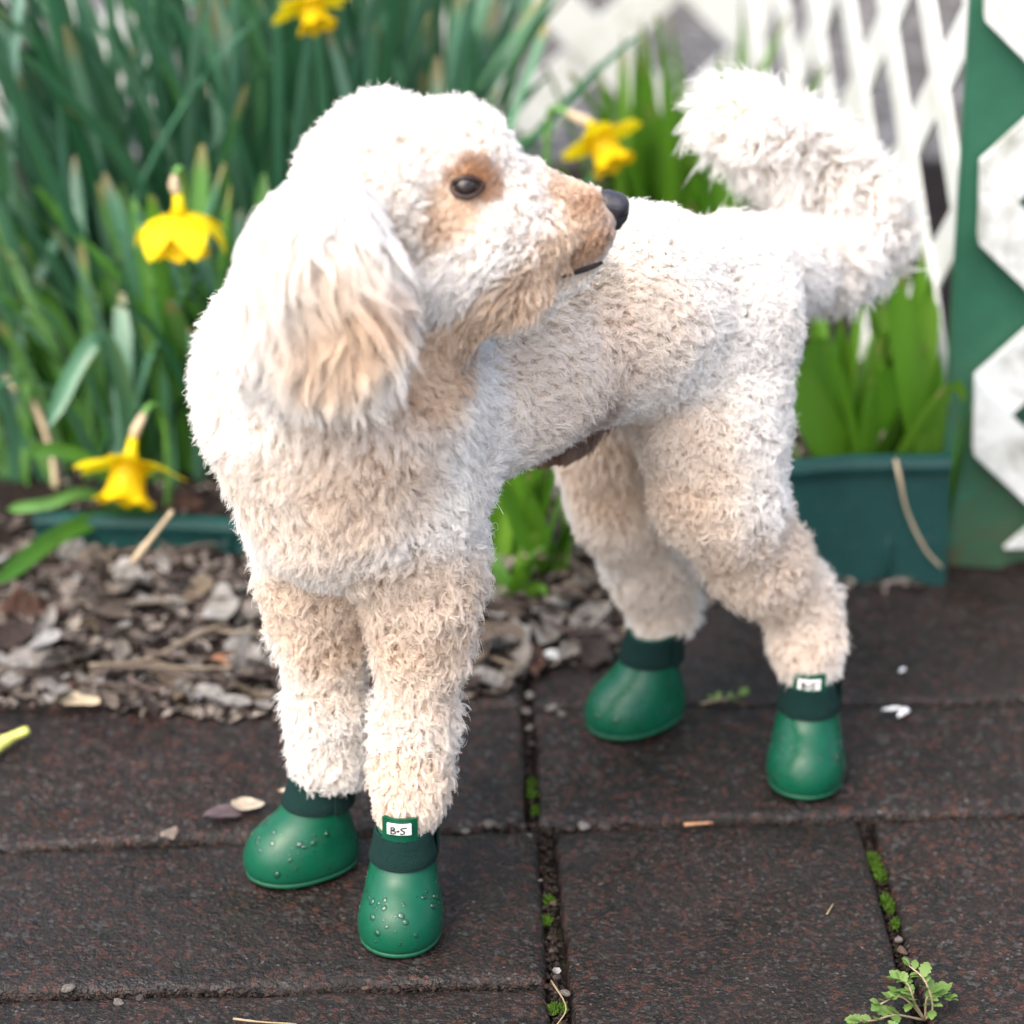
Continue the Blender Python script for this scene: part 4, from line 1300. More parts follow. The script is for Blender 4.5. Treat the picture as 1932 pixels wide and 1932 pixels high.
for side in (-1, 1):
    EV, EF = ear_shape(side)
    ear = mobj('ear', local(EV), EF, M['skin'], dog)
    set_coat(ear.data, ear_coat(EV) * 0.75, 'POINT')
    nl = 1900 if side < 0 else 800
    P, Nn, _ = mesh_samples(EV.astype(np.float64), EF, nl, RNG)
    zt = at(640, 330, 1.672).z; zb = at(600, 740, 1.672).z
    f = np.clip((zt - P[:, 2]) / (zt - zb), 0, 1)
    L = np.where(f < 0.25, 0.020 + 0.09 * f, 0.040 - 0.024 * f)
    cx = at(600, 500, 1.672).x
    comb = np.stack([(P[:, 0] - cx) * 2.2 + 0.10, np.full(len(P), 0.0), np.full(len(P), -1.0)], 1)
    sw = np.stack([smooth_noise3(P, 45, 1.1), smooth_noise3(P, 45, 4.7), smooth_noise3(P, 45, 8.2)], 1)
    comb += sw * np.array([0.35, 0.1, 0.2])
    n = len(P)
    S, R = grow(P, Nn * 0.42, L, comb, np.full(n, 0.98), np.full(n, 0.0034), np.full(n, 1.3), np.full(n, 0.22), 32, 0.0040, 14, RNG, 0.000105, 0.02, phase=3.5 * smooth_noise3(P, 130, 3.3) + 2.5 * smooth_noise3(P, 60, 1.3) + RNG.normal(0, 0.35, n))
    # keep the hair close to the flap
    vary = np.repeat(RNG.uniform(0.86, 1.06, n), 32) * RNG.uniform(0.93, 1.05, n * 32)
    cols = ear_coat(S.reshape(-1, 3).astype(np.float64)) * np.repeat(vary, S.shape[1])[:, None]
    hair_object('ear_hair', S, R, np.clip(cols, 0, 0.97), ear, 'POINT')

# ---------------------------------------------------------------- eye, nose, lips
def uv_ball(c, r, nu=24, nv=16, sc=(1, 1, 1)):
    V, F = [], []
    for j in range(nv + 1):
        t = math.pi * j / nv
        for i in range(nu):
            a = 2 * math.pi * i / nu
            V.append((c[0] + r * sc[0] * math.sin(t) * math.cos(a), c[1] + r * sc[1] * math.sin(t) * math.sin(a), c[2] + r * sc[2] * math.cos(t)))
    for j in range(nv):
        for i in range(nu):
            F.append((j * nu + i, j * nu + (i + 1) % nu, (j + 1) * nu + (i + 1) % nu, (j + 1) * nu + i))
    return V, F
def add_eye(C, Nv, view):
    r = 0.0078
    c = C - Nv * 0.0040
    V, F = uv_ball(c, r)
    eye = mobj('eye', local(V), F, M['eye'], dog)
    # iris disc: cap of a slightly larger ball turned to the viewer
    g = view.normalized(); a = g.orthogonal().normalized(); b = g.cross(a)
    V, F = [c + g * (r * 1.004)], []
    for ring, tt in ((1, 0.16), (2, 0.30), (3, 0.44), (4, 0.52)):
        for i in range(24):
            q = 2 * math.pi * i / 24
            V.append(c + (g * math.cos(tt) + (a * math.cos(q) + b * math.sin(q)) * math.sin(tt)) * (r * 1.004))
    for i in range(24):
        F.append((0, 1 + i, 1 + (i + 1) % 24))
        for k in range(3):
            F.append((1 + k * 24 + i, 1 + (k + 1) * 24 + i, 1 + (k + 1) * 24 + (i + 1) % 24, 1 + k * 24 + (i + 1) % 24))
    mobj('iris', local(V), F, M['iris_eye'], eye)
    # pupil
    V = [c + g * (r * 1.008)] + [c + (g * math.cos(0.2) + (a * math.cos(2 * math.pi * i / 20) + b * math.sin(2 * math.pi * i / 20)) * math.sin(0.2)) * (r * 1.008) for i in range(20)]
    mobj('pupil', local(V), [(0, 1 + i, 1 + (i + 1) % 20) for i in range(20)], M['eye'], eye)
    # lids: an almond ring around the opening
    X = Vector((1, 0, 0)) - Nv * Nv.x; X.normalize(); Z = Nv.cross(X); 
    if Z.z < 0: Z = -Z
    pts = []
    for i in range(29):
        q = 2 * math.pi * i / 28
        ex = 0.0080 * math.cos(q) + (0.0014 if math.cos(q) > 0.8 else 0); ez = 0.0054 * math.sin(q) * (1 - 0.25 * max(0, math.cos(q)))
        d = math.sqrt(max(0, (r * 1.02) ** 2 - min(ex * ex + ez * ez, (r * 1.0) ** 2)))
        pts.append(c + X * ex + Z * ez + Nv * (d * 0.9 + 0.001))
    Vt, Ft = tube(pts, 0.0015, 8, caps=False)
    mobj('eyelid', local(Vt), Ft, M['lid'], dog)
cv = Vector((0, 0, CAM_H)) - eyeP
add_eye(eyeP, eyeN, (eyeN * 0.5 + cv.normalized() * 0.6 + Vector((0.10, 0, 0.05))))
# far eye, mirrored through the head's mid plane
mirY = 1.745
e2, n2 = Vector((eyeP.x, 2 * mirY - eyeP.y, eyeP.z)), Vector((eyeN.x, -eyeN.y, eyeN.z))
h2 = bvh.ray_cast(Vector((e2.x, mirY + 0.3, e2.z)), Vector((0, -1, 0)))
if h2[0] is not None: add_eye(h2[0], h2[1], h2[1])
# nose leather
def nose_sdf(P):
    c = N3(noseC)
    Q = P - c
    d = cone_sdf(Q * np.array([1, 0.85, 1], np.float32), np.array([-0.003, 0, 0.0035], np.float32), np.array([0.0022, 0, 0.0022], np.float32), 0.0071, 0.0070)
    d = smin(d, cone_sdf(Q, np.array([0.003, 0, -0.005], np.float32), np.array([0.002, 0, -0.0085], np.float32), 0.0050, 0.0037), 0.005)
    for sg in (-1, 1):
        nost = cone_sdf(Q, np.array([0.0095, sg * 0.0052, -0.0026], np.float32), np.array([0.0036, sg * 0.0088, -0.0046], np.float32), 0.0030, 0.0021)
        d = -smin(-d, nost, 0.0015)
    return d
nc = N3(noseC)
NV_, NF_ = polygonise(nose_sdf, nc - 0.02, nc + 0.02, 0.0009)
mobj('nose', local(NV_), NF_, M['nose'], dog)
# lips
lp = []
for (x, y) in ((1146, 480), (1140, 484), (1130, 489), (1112, 497), (1085, 508), (1055, 520)):
    p, n = hit(x, y)
    if p is None or p.y > 1.79: continue
    lp.append(p + n * 0.0030)
P_ = bez(lp, 20)
Vt, Ft = tube(P_, [0.0004 + 0.0011 * math.sin(math.pi * (0.15 + 0.8 * i / 19)) for i in range(20)], 8)
mobj('lip', local(Vt), Ft, M['lip'], dog)

# ================================================================== BOOTS
def boot_sdf(P):
    f = lambda *v: np.array(v, np.float32)
    ell = lambda c, r: (np.sqrt((((P - f(*c)) / f(*r)) ** 2).sum(-1)) - 1) * min(r)
    d = ell((0.0215, 0, 0.0095), (0.0265, 0.0245, 0.0255))
    d = smin(d, ell((0.002, 0, 0.0105), (0.0265, 0.0220, 0.0300)), 0.012)
    d = smin(d, cone_sdf(P, f(0.012, 0, 0.024), f(0.003, 0, 0.036), 0.0165, 0.0160), 0.010)
    d = smin(d, cone_sdf(P, f(0.002, 0, 0.032), f(-0.001, 0, 0.075), 0.0165, 0.0142), 0.012)
    # flat bottom, open top
    bot = -P[..., 2]
    h = np.clip(0.007 - np.abs(d - bot), 0, None) / 0.007
    d = np.maximum(d, bot) + h * h * 0.007 * 0.25
    top = P[..., 2] - 0.063
    d = np.maximum(d, top)
    inner = np.maximum(cone_sdf(P, f(0.000, 0, 0.047), f(-0.001, 0, 0.08), 0.0138, 0.0128), 0.040 - P[..., 2])
    return np.maximum(d, -inner)
BV, BF = polygonise(boot_sdf, (-0.03, -0.03, -0.004), (0.052, 0.03, 0.068), 0.00115)
# shallow dimple on the vamp, as moulded rubber has
for v in range(len(BV)):
    x, y, z = BV[v]
    g = math.exp(-((x - 0.020) / 0.010) ** 2 - (y / 0.012) ** 2)
    if z > 0.02: BV[v, 2] -= 0.0012 * g
boot_me = mesh_data('shell', BV, BF, M['rubber'])
bbvh = BVHTree.FromPolygons([tuple(map(float, v)) for v in BV], [tuple(map(int, f)) for f in BF])
def ring_at(z, n=48, out=0.0, tiltx=0.0):
    pts = []
    for i in range(n):
        a = 2 * math.pi * i / n
        dr = Vector((math.cos(a), math.sin(a), 0))
        h = bbvh.ray_cast(Vector((0, 0, z)) + dr * 0.05, -dr)
        r = 0.018
        if h[0] is not None: r = math.hypot(h[0].x, h[0].y)
        r = max(r, 0.0136)
        pts.append(dr * (r + out) + Vector((0, 0, z + tiltx * (dr.x * (r + out)))))
    return pts
def strap_mesh():
    z0, z1 = 0.0440, 0.0625
    rows = [(z0 + 0.0006, 0.0004), (z0, 0.0014), (z0 + 0.0006, 0.0022), (z0 + 0.006, 0.0024), (z0 + 0.012, 0.0024), (z1 - 0.0006, 0.0023), (z1, 0.0014), (z1 - 0.0006, 0.0002), (z1 - 0.008, -0.0002)]
    R = [ring_at(min(z, 0.0615), 48, o) for z, o in rows]
    V, F = [], []
    for (z, o), r in zip(rows, R):
        for p in r: V.append((p.x, p.y, z))
    m = len(rows)
    for j in range(m - 1):
        for i in range(48):
            F.append((j * 48 + i, j * 48 + (i + 1) % 48, (j + 1) * 48 + (i + 1) % 48, (j + 1) * 48 + i))
    return mesh_data('strap', V, F, M['strap'])
def strap_end_mesh():
    """loose end of the hook and loop strap lying over the band"""
    V, F = [], []
    n = 12
    for i in range(n + 1):
        a = math.radians(100 + 85 * i / n)
        r = 0.0166 + 0.0032 + (0.0022 * (i / n) ** 2)
        for (z, o) in ((0.0432, 0), (0.0432, 0.0014), (0.0612, 0.0014), (0.0612, 0)):
            V.append((math.cos(a) * (r + o), math.sin(a) * (r + o), z))
    for i in range(n):
        for k in range(4):
            F.append((i * 4 + k, i * 4 + (k + 1) % 4, (i + 1) * 4 + (k + 1) % 4, (i + 1) * 4 + k))
    F.append((0, 1, 2, 3)); F.append((n * 4 + 3, n * 4 + 2, n * 4 + 1, n * 4))
    return mesh_data('strap_end', V, F, M['strap'], smooth=False)
def curved_plate(name, mat, a0, a1, r0, z0, z1, th, n=14, nz=4, rz=0.0):
    V, F = [], []
    for j in range(nz + 1):
        z = z0 + (z1 - z0) * j / nz
        for i in range(n + 1):
            a = a0 + (a1 - a0) * i / n
            for o in (0, th):
                r = r0 + o + rz * (j / nz)
                V.append((math.cos(a) * r, math.sin(a) * r, z))
    idx = lambda j, i, o: (j * (n + 1) + i) * 2 + o
    for j in range(nz):
        for i in range(n):
            F.append((idx(j, i, 1), idx(j, i + 1, 1), idx(j + 1, i + 1, 1), idx(j + 1, i, 1)))
            F.append((idx(j, i, 0), idx(j + 1, i, 0), idx(j + 1, i + 1, 0), idx(j, i + 1, 0)))
    for i in range(n):
        F.append((idx(0, i, 0), idx(0, i + 1, 0), idx(0, i + 1, 1), idx(0, i, 1)))
        F.append((idx(nz, i, 0), idx(nz, i, 1), idx(nz, i + 1, 1), idx(nz, i + 1, 0)))
    for j in range(nz):
        F.append((idx(j, 0, 0), idx(j, 0, 1), idx(j + 1, 0, 1), idx(j + 1, 0, 0)))
        F.append((idx(j, n, 0), idx(j + 1, n, 0), idx(j + 1, n, 1), idx(j, n, 1)))
    return mesh_data(name, V, F, mat, smooth=False)
TR = 0.0162
def letter_mesh():
    """the mark on the tag: B . S, pen strokes lying on the curved tag"""
    strokes = [
        [(-4.6, -2.1), (-4.4, 2.0)],
        [(-4.5, 1.9), (-3.0, 2.1), (-2.3, 1.3), (-3.0, 0.5), (-4.3, 0.1)],
        [(-4.2, 0.1), (-2.4, -0.2), (-1.9, -1.2), (-3.0, -2.0), (-4.6, -2.0)],
        [(-0.9, 0.0), (0.1, 0.2), (-0.3, -0.5), (-0.9, -0.2)],
        [(4.6, 2.1), (2.8, 2.1), (1.5, 1.6), (1.4, 0.8), (2.4, 0.1), (3.2, -0.7), (2.8, -1.7), (1.6, -2.0), (0.9, -1.6)],
    ]
    V, F = [], []
    for st in strokes:
        pts = bez([(p[0], p[1], 0) for p in st], max(2, len(st) * 4 - 3)) if len(st) > 2 else [Vector((*p, 0)) for p in st]
        for a, b in zip(pts[:-1], pts[1:]):
            d = (b - a); d.normalize(); w = Vector((-d.y, d.x, 0)) * 0.42
            a2, b2 = a - d * 0.15, b + d * 0.15
            base = len(V)
            for q in (a2 - w, b2 - w, b2 + w, a2 + w):
                an = q.x * 0.001 / (TR + 0.0026)
                r = TR + 0.00235 + 0.0009
                V.append((math.cos(an) * r, math.sin(an) * r, 0.0705 + q.y * 0.001))
            F.append((base, base + 1, base + 2, base + 3))
    return mesh_data('lettering', V, F, M['ink'], smooth=False)
strap_me, strap_end_me = strap_mesh(), strap_end_mesh()
tongue_me = curved_plate('tongue', M['rubber'], -0.66, 0.66, TR - 0.0016, 0.050, 0.0765, 0.0024, 14, 5)
tag_me = curved_plate('tag', M['tag'], -0.40, 0.40, TR + 0.0012, 0.0672, 0.0742, 0.0011, 12, 3)
let_me = letter_mesh()
def sole_mesh():
    V, F = [], []
    n = 48
    base = ring_at(0.0035, n, 0.0)
    for z, o in ((0.0, -0.004), (0.0, -0.0012), (0.0014, 0.0004), (0.0030, 0.0005), (0.0038, -0.0003)):
        for p in base:
            r = math.hypot(p.x, p.y); V.append((p.x / r * (r + o), p.y / r * (r + o), z))
    for j in range(4):
        for i in range(n):
            F.append((j * n + i, j * n + (i + 1) % n, (j + 1) * n + (i + 1) % n, (j + 1) * n + i))
    F.append(tuple(range(n))[::-1])
    return mesh_data('sole', V, F, M['sole'])
sole_me = sole_mesh()
def drops_mesh(seed, n=150):
    r = random.Random(seed)
    V, F = [], []
    for _ in range(n):
        a = r.uniform(-2.2, 2.2)
        dr = Vector((math.cos(a), math.sin(a), r.uniform(-0.1, 1.1))).normalized()
        c = Vector((0.012, 0, 0.012))
        h = bbvh.ray_cast(c + dr * 0.08, -dr)
        if h[0] is None or h[0].z < 0.004 or h[0].z > 0.041: continue
        p, nn = h[0], h[1]
        s = r.choice([0.0003, 0.0004, 0.0004, 0.0005, 0.0006, 0.0008, 0.0011, 0.0016]) * r.uniform(0.8, 1.2)
        t1 = nn.orthogonal().normalized(); t2 = nn.cross(t1)
        b = len(V); m = 12
        el = r.uniform(1.0, 1.4)
        for k, (rr_, hh) in enumerate(((1.0, -0.1), (0.93, 0.20), (0.62, 0.38))):
            for i in range(m):
                q = 2 * math.pi * i / m
                V.append(p + (t1 * math.cos(q) + t2 * math.sin(q) * el) * s * rr_ + nn * s * hh)
        V.append(p + nn * s * 0.44)
        for k in range(2):
            for i in range(m):
                F.append((b + k * m + i, b + k * m + (i + 1) % m, b + (k + 1) * m + (i + 1) % m, b + (k + 1) * m + i))
        for i in range(m): F.append((b + 2 * m + i, b + 2 * m + (i + 1) % m, b + 3 * m))
        F.append(tuple(b + i for i in range(m))[::-1])
    return mesh_data('water_droplets', V, F, M['water'])
def boot(loc, yaw, label, seed, lean=(0, 0), tag_drop=0.0):
    root = empty('dog_boot', loc)
    root.rotation_euler = (lean[0], lean[1], yaw)
    tag(root, label, 'dog boot', 'green rubber boots on the dog')
    inst('shell', boot_me, root); inst('sole', sole_me, root)
    sb = inst('strap', strap_me, root); inst('strap_end', strap_end_me, sb)
    if tag_drop < 0.01:
        inst('tongue', tongue_me, root, (0, 0, -tag_drop))
        tg = inst('tag', tag_me, root, (0, 0, -tag_drop))
        inst('lettering', let_me, tg)
    dm = drops_mesh(seed)
    w = link(bpy.data.objects.new('water_droplets', dm), root); w['kind'] = 'stuff'
    return root
def yaw_of(d): return math.atan2(d[1], d[0])
pA = at(762, 1650, 1.744); pB = at(602, 1560, 1.806); pC = at(1523, 1380, 1.926); pD = at(1228, 1290, 1.992)
boot((pA.x, pA.y, 0.0015), yaw_of((-0.10, -1)), 'green rubber boot with readable white tag on the nearest front paw', 1)
boot((pB.x, pB.y, 0.0015), yaw_of((-0.94, -0.40)), 'green rubber boot pointing sideways on the other front paw, no tag showing', 2, tag_drop=0.014)
boot((pC.x, pC.y, 0.0015), yaw_of((-0.10, -1)), 'green rubber boot with half hidden tag on the hind paw by the edging', 3, tag_drop=0.003)
boot((pD.x, pD.y, 0.0015), yaw_of((-0.86, -0.58)), 'green rubber boot pointing sideways on the far hind paw near the leaf litter', 4, tag_drop=0.014)
# ================================================================== SMALL THINGS
# thin pale stem hanging over the tall edging
Pt = [at(1690, 868, 2.19), at(1697, 900, 2.178), at(1712, 965, 2.178), at(1745, 1035, 2.178), at(1778, 1072, 2.18)]
tw = twig(Pt, 0.0016, M['spathe'], None, 'dry_stem', 18, 0.1)
tag(tw, 'thin dry stem hanging down over the tall green edging', 'stem')
tw = twig([at(1640, 890, 2.24), at(1648, 850, 2.235), at(1668, 815, 2.23)], 0.0022, M['twig'], None, 'dry_stem', 10)
tag(tw, 'short brown dry stem poking up behind the tall edging', 'stem')
tw = twig([at(250, 1060, 2.12), at(290, 1010, 2.12), at(325, 965, 2.115)], 0.0026, M['spathe'], None, 'dry_stem', 12)
tag(tw, 'tan dry stalk leaning up from the litter beside the low edging', 'stem')
tw = twig([at(-10, 700, 2.35), at(60, 760, 2.33), at(95, 850, 2.31), at(105, 920, 2.29)], 0.0036, M['spathe'], None, 'dry_stem', 14)
tag(tw, 'long pale dry stalk bending down at the left edge', 'stem')
tw = twig([at(-40, 880, 2.34), at(5, 835, 2.33), at(45, 805, 2.33)], 0.0075, mat_plain('dark_stick', (0.012, 0.012, 0.014), 0.4), None, 'dark_stick', 12, 0.03)
tag(tw, 'short thick dark stick on the soil at the left edge', 'stick')

# single leaves and bits lying on the pavers
def lone_leaf(px, py, s, rot, var, col, label, name='dead_leaf', cat='leaf', asp=(1, 1), tiltv=(0.1, 0.1)):
    p = ground_at(px, py, 0.0)
    me = DL[var].copy(); me.materials.clear(); me.materials.append(mat_plain(name + '_tint', col, 0.55, 0.35, 0.35, 3))
    o = inst(name, me, None, (p.x, p.y, max(0.001, bz(p.x, p.y) if p.y > bed_edge(p.x) else 0.001) + 0.0045), (tiltv[0], tiltv[1], rot), (s * asp[0], s * asp[1], s * 0.7))
    return tag(o, label, cat)
lone_leaf(320, 1588, 0.024, 1.3, 2, (0.26, 0.21, 0.17), 'curled grey brown leaf on the paver joint beside the side pointing boot', tiltv=(0.5, 0.3))
lone_leaf(468, 1535, 0.021, 0.2, 4, (0.36, 0.31, 0.24), 'small pale leaf just behind the sideways front boot')
lone_leaf(420, 1550, 0.026, 0.5, 5, (0.075, 0.055, 0.06), 'dark purplish leaf flat on the paver behind the sideways front boot')
lone_leaf(555, 1510, 0.020, 0.1, 7, (0.42, 0.36, 0.27), 'tan leaf touching the strap of the sideways front boot')
lone_leaf(1028, 1255, 0.036, 0.5, 1, (0.55, 0.58, 0.58), 'whitish slender leaf lying on the paver below the litter', asp=(1, 0.5))
lone_leaf(975, 1230, 0.024, 0.3, 9, (0.52, 0.46, 0.36), 'cream leaf beside the whitish slender leaf')
lone_leaf(140, 1338, 0.034, 0.2, 3, (0.46, 0.38, 0.26), 'large tan leaf at the rim of the litter on the left', tiltv=(-0.1, 0.1))
lone_leaf(425, 1275, 0.024, 0.9, 6, (0.34, 0.17, 0.10), 'orange brown leaf at the rim of the litter near the front leg', tiltv=(0.3, 0.2))
lone_leaf(1048, 1850, 0.016, 1.4, 8, (0.30, 0.29, 0.28), 'small grey leaf caught in the joint by the nearest boot', tiltv=(0.4, 0.4))
lone_leaf(1680, 1352, 0.013, 0.3, 0, (0.72, 0.74, 0.76), 'white petal on the paver right of the hind boot', 'fallen_petal', 'petal', tiltv=(0, 0))
lone_leaf(1704, 1358, 0.013, 1.0, 1, (0.72, 0.74, 0.76), 'second white petal on the paver, touching its twin', 'fallen_petal', 'petal', tiltv=(0, 0))
lone_leaf(1702, 1278, 0.007, 1.0, 1, (0.66, 0.68, 0.72), 'tiny white petal alone on the far paver', 'fallen_petal', 'petal', tiltv=(0, 0))
# broken yellow stalk at the left edge
Pt = [ground_at(-25, 1425, 0.006), ground_at(0, 1405, 0.007), ground_at(25, 1390, 0.007), ground_at(52, 1378, 0.008)]
o = twig(Pt, 0.0052, mat_plain('yellow_stalk', (0.60, 0.62, 0.16), 0.5), None, 'broken_stalk', 12, 0.12)
tag(o, 'broken yellow green stalk on the paver at the left edge', 'stalk')
# twigs on the pavers
M['straw'] = mat_plain('straw', (0.26, 0.20, 0.12), 0.7)
for k, (pts, r_, lab) in enumerate((
        ([ground_at(440, 1922, .003), ground_at(490, 1928, .004), ground_at(560, 1932, .003)], 0.0008, 'thin tan straw on the paver along the bottom edge'),
        ([ground_at(1290, 1556, .003), ground_at(1330, 1553, .004), ground_at(1345, 1552, .003)], 0.0013, 'orange splinter lying in the joint below the hind boot'),
        ([ground_at(1560, 1725, .002), ground_at(1568, 1712, .003), ground_at(1572, 1705, .002)], 0.0007, 'tiny straw on the middle of the large paver'),
        ([ground_at(1040, 1850, .002), ground_at(1068, 1900, .006), ground_at(1050, 1935, .002)], 0.0006, 'hair thin root curling in the joint at the bottom'))):
    o = twig(pts, r_, M['straw'] if k != 1 else mat_plain('orange_wood', (0.36, 0.19, 0.10), 0.7), None, 'straw', 10)
    tag(o, lab, 'straw')
# pebbles in the joints
def pebble_mesh(seed):
    r = random.Random(seed)
    bm = bmesh.new(); bmesh.ops.create_icosphere(bm, subdivisions=2, radius=1)
    a, b = Vector((r.random(), r.random(), r.random())), Vector((r.random() - .5, r.random() - .5, r.random() - .5))
    for v in bm.verts:
        v.co *= 1 + 0.18 * math.sin(v.co.dot(a) * 5) + 0.12 * math.sin(v.co.dot(b) * 9)
        v.co.z *= 0.6
    me = bpy.data.meshes.new('pebble'); bm.to_mesh(me); bm.free()
    me.polygons.foreach_set('use_smooth', np.ones(len(me.polygons), dtype=bool))
    me.materials.append(M['pebble'])
    return me
PB = [pebble_mesh(k) for k in range(5)]
rp_ = random.Random(77)
def pebble(px, py, rpx):
    p = ground_at(px, py)
    s = size_at(rpx, p)
    inst('pebble', PB[rp_.randrange(5)], pave, (p.x, p.y, s * 0.35 - 0.002), (rp_.uniform(-.3, .3), rp_.uniform(-.3, .3), rp_.uniform(0, 6)), (s * rp_.uniform(0.9, 1.5), s, s))
for px, py, r_ in ((925, 1553, 13), (968, 1548, 12), (940, 1556, 9), (1075, 1560, 10), (1100, 1556, 12), (1140, 1558, 12), (1000, 1575, 7), (1060, 1345, 9), (1044, 1335, 11), (995, 1340, 9), (1000, 1370, 8), (1003, 1400, 7),
                   (1000, 1310, 8), (1702, 1790, 9), (1695, 1770, 8), (1712, 1810, 9), (1068, 1870, 8), (1050, 1840, 8), (1040, 1790, 6), (1044, 1700, 6), (225, 1888, 9), (130, 1862, 10), (265, 1880, 8), (690, 1860, 6), (435, 1408, 9), (430, 1440, 6), (880, 1565, 8)):
    pebble(px, py, r_)
for k in range(70):
    py = rp_.uniform(1280, 1930); px = rp_.uniform(0, 1932)
    pebble(px, py, rp_.uniform(1.8, 4.0))
# crumbs of soil, bark and grit caught in the joints
V, F = [], []
rj = random.Random(31)
def crumbs(a, b, n, half, zr=(-0.012, -0.004)):
    for _ in range(n):
        s_ = rj.random(); p = a.lerp(b, s_)
        x, y = p.x + rj.gauss(0, half * 0.5), p.y + rj.gauss(0, half * 0.5)
        z = rj.uniform(*zr); s = rj.uniform(0.0006, 0.0026); q = rj.uniform(0, 6.28); k = rj.uniform(0.4, 1)
        ux, uy = math.cos(q) * s, math.sin(q) * s
        c0 = len(V)
        V.extend([(x - ux, y - uy, z), (x + uy * k, y - ux * k, z + s * rj.uniform(-.3, .3)), (x + ux, y + uy, z), (x - uy * k, y + ux * k, z + s * rj.uniform(-.3, .3)), (x, y, z + s * 0.8), (x, y, z - s * 0.6)])
        for i in range(4):
            F.append((c0 + i, c0 + (i + 1) % 4, c0 + 4)); F.append((c0 + (i + 1) % 4, c0 + i, c0 + 5))
crumbs(A1, A1b, 700, 0.005); crumbs(V2t, V2b, 300, 0.003); crumbs(V2b, ln(V2t, V2b, 1.60), 120, 0.003); crumbs(V0t, V0b, 260, 0.003)
for a, b in zip(j1[:-1], j1[1:]): crumbs(a, b, 380, 0.0022, (-0.010, -0.001))
crumbs(Vector((-0.40, J0L.y + 0.004, 0)), A0, 420, 0.0022, (-0.010, -0.002)); crumbs(J2L, J2R, 200, 0.002, (-0.010, -0.002))
M['grit'] = mat_plain('dark_grit', (0.020, 0.014, 0.011), 0.8, 0.2, 0.8, 200)
gr = mobj('joint_grit', V, F, M['grit'], pave, smooth=False); gr['kind'] = 'stuff'
# moss tufts in the joints
def moss(name, spots, label):
    V, F = [], []
    r = random.Random(len(spots))
    for (px, py, rpx) in spots:
        c = ground_at(px, py, -0.004); s = size_at(rpx, c)
        for k in range(160):
            a = r.uniform(0, 6.28); d = s * math.sqrt(r.random())
            x, y = c.x + math.cos(a) * d * 0.6 + r.gauss(0, 0.0008), c.y + math.sin(a) * d * 1.5 + r.gauss(0, 0.0015)
            h = r.uniform(0.0012, 0.0034) * (1.3 - d / s * 0.8); w = 0.0005
            q = r.uniform(0, 6.28); lx, ly = r.uniform(-.002, .002), r.uniform(-.002, .002)
            b = len(V)
            z0 = -0.004
            V += [(x - math.cos(q) * w, y - math.sin(q) * w, z0), (x + math.cos(q) * w, y + math.sin(q) * w, z0), (x + lx + math.cos(q) * w * .6, y + ly + math.sin(q) * w * .6, z0 + h), (x + lx, y + ly, z0 + h * 1.3)]
            F.append((b, b + 1, b + 2, b + 3))
    o = mobj(name, V, F, M['moss'], pave, smooth=False)
    o['kind'] = 'stuff'
moss('moss', [(1648, 1625, 16), (1655, 1640, 14), (1662, 1655, 14), (1672, 1702, 14), (1678, 1715, 12), (1690, 1745, 8), (1035, 1700, 7), (1032, 1740, 7), (1003, 1480, 9), (1004, 1500, 8), (1010, 1530, 9), (1062, 1905, 7), (1045, 1905, 9)], '')
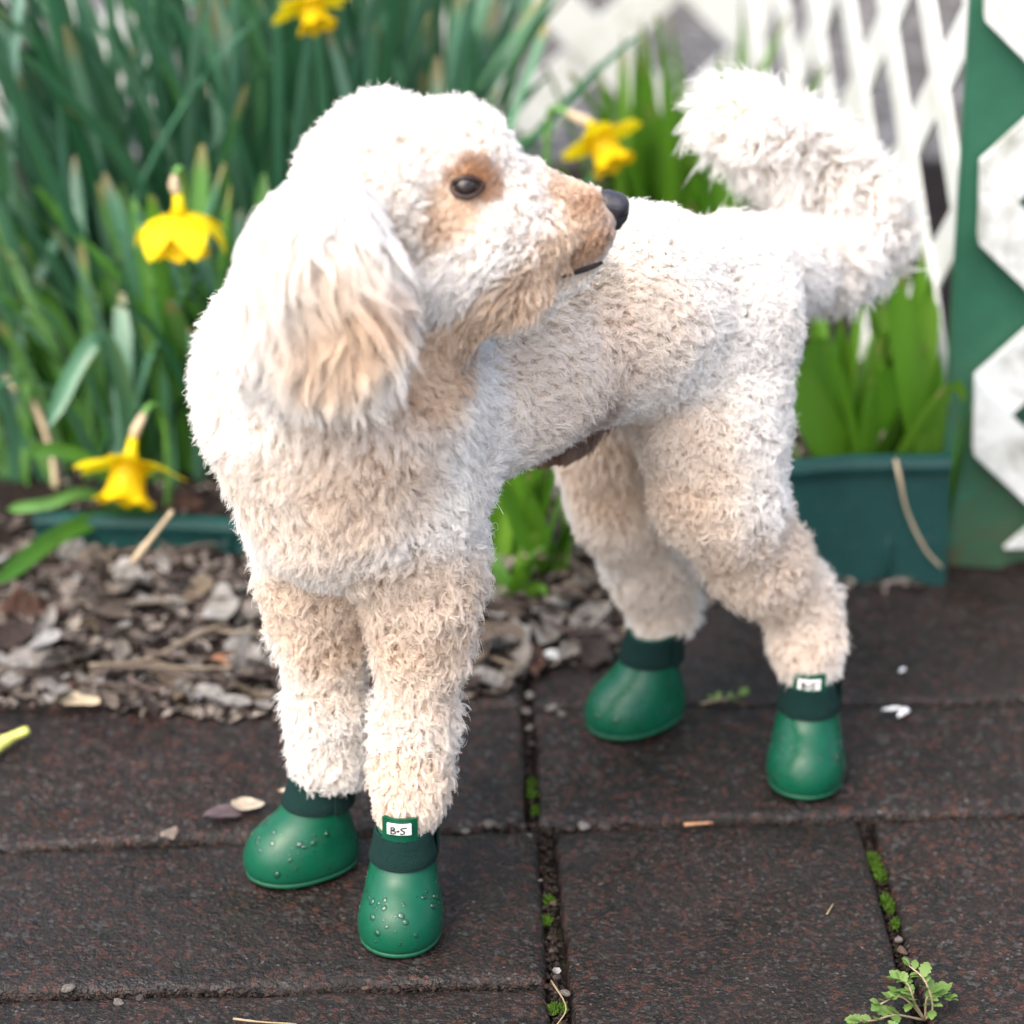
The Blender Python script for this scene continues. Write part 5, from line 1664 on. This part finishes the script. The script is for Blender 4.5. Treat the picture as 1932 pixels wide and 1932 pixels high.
# green sprig lying on the far joint, and the weed at the lower right
def small_leaf_mesh(seed):
    r = random.Random(seed)
    V, F = [], []
    n = 8
    for i in range(n + 1):
        s = i / n
        w = 0.30 * math.sin(PI * (0.05 + 0.95 * s)) ** 0.9 * (1.0 + (0.22 if i % 2 else -0.12)) + 0.005
        z = 0.12 * math.sin(s * 2.5)
        for q in (-1, 0, 1):
            V.append((s, q * w, z + (0.08 * abs(q) * w) + r.uniform(-.01, .01)))
    for i in range(n):
        for k in range(2):
            a = i * 3 + k
            F.append((a, a + 1, a + 4, a + 3))
    return mesh_data('leaf', V, F, M['weed'])
SL = [small_leaf_mesh(k) for k in range(4)]
def weed(name, label, stems, lsize, seed, cat='weed'):
    r = random.Random(seed)
    c = Vector(stems[0][0])
    root = empty(name, (c.x, c.y, 0)); tag(root, label, cat)
    for pts in stems:
        P = bez(pts, 12)
        Vt, Ft = tube([p - root.location for p in P], [0.0008 - 0.0004 * i / 11 for i in range(12)], 6)
        mobj('stem', Vt, Ft, M['weedstem'], root)
        for i in range(3, 12):
            for sd in ((1, -1) if i < 11 else (0.3, -0.5, 0.05)):
                if i < 11 and r.random() < 0.35: continue
                d = (P[i] - P[i - 1]); az = math.atan2(d.y, d.x) + sd * r.uniform(0.6, 1.3)
                s = lsize * r.uniform(0.6, 1.25) * (1 if i < 9 else 0.9)
                inst('leaf', SL[r.randrange(4)], root, P[i] - root.location, (r.uniform(-.5, .5), r.uniform(-0.6, 0.25), az), (s, s, s))
    return root
M['weedstem'] = mat_plain('weed_stem', (0.28, 0.22, 0.14), 0.5)
b0 = ground_at(1745, 1925, -0.003)
weed('weed_plant', 'small toothed leaved green weed growing from the paver joint', [
    [b0, at(1760, 1900, b0.y - 0.004), at(1745, 1850, b0.y + 0.0), at(1715, 1822, b0.y + 0.008)],
    [b0, at(1720, 1895, b0.y - 0.002), at(1695, 1880, b0.y - 0.004), at(1660, 1895, b0.y - 0.012)],
    [b0, at(1750, 1880, b0.y + 0.0), at(1775, 1872, b0.y + 0.006), at(1788, 1885, b0.y + 0.004)],
    [b0, at(1725, 1890, b0.y - 0.004), at(1715, 1860, b0.y - 0.002), at(1700, 1850, b0.y + 0.002)],
    [b0, at(1690, 1915, b0.y - 0.012), at(1650, 1925, b0.y - 0.018), at(1622, 1925, b0.y - 0.02)],
    [b0 + Vector((0.0, -0.02, 0)), at(1700, 1945, b0.y - 0.03), at(1660, 1950, b0.y - 0.035)]], 0.0088, 3)
s0 = ground_at(1322, 1328, 0.002)
weed('plant_sprig', 'tiny bright green sprig lying on the far paver joint', [[s0, ground_at(1345, 1322, .003), ground_at(1370, 1318, .004), ground_at(1395, 1312, .003)]], 0.008, 5, 'sprig')
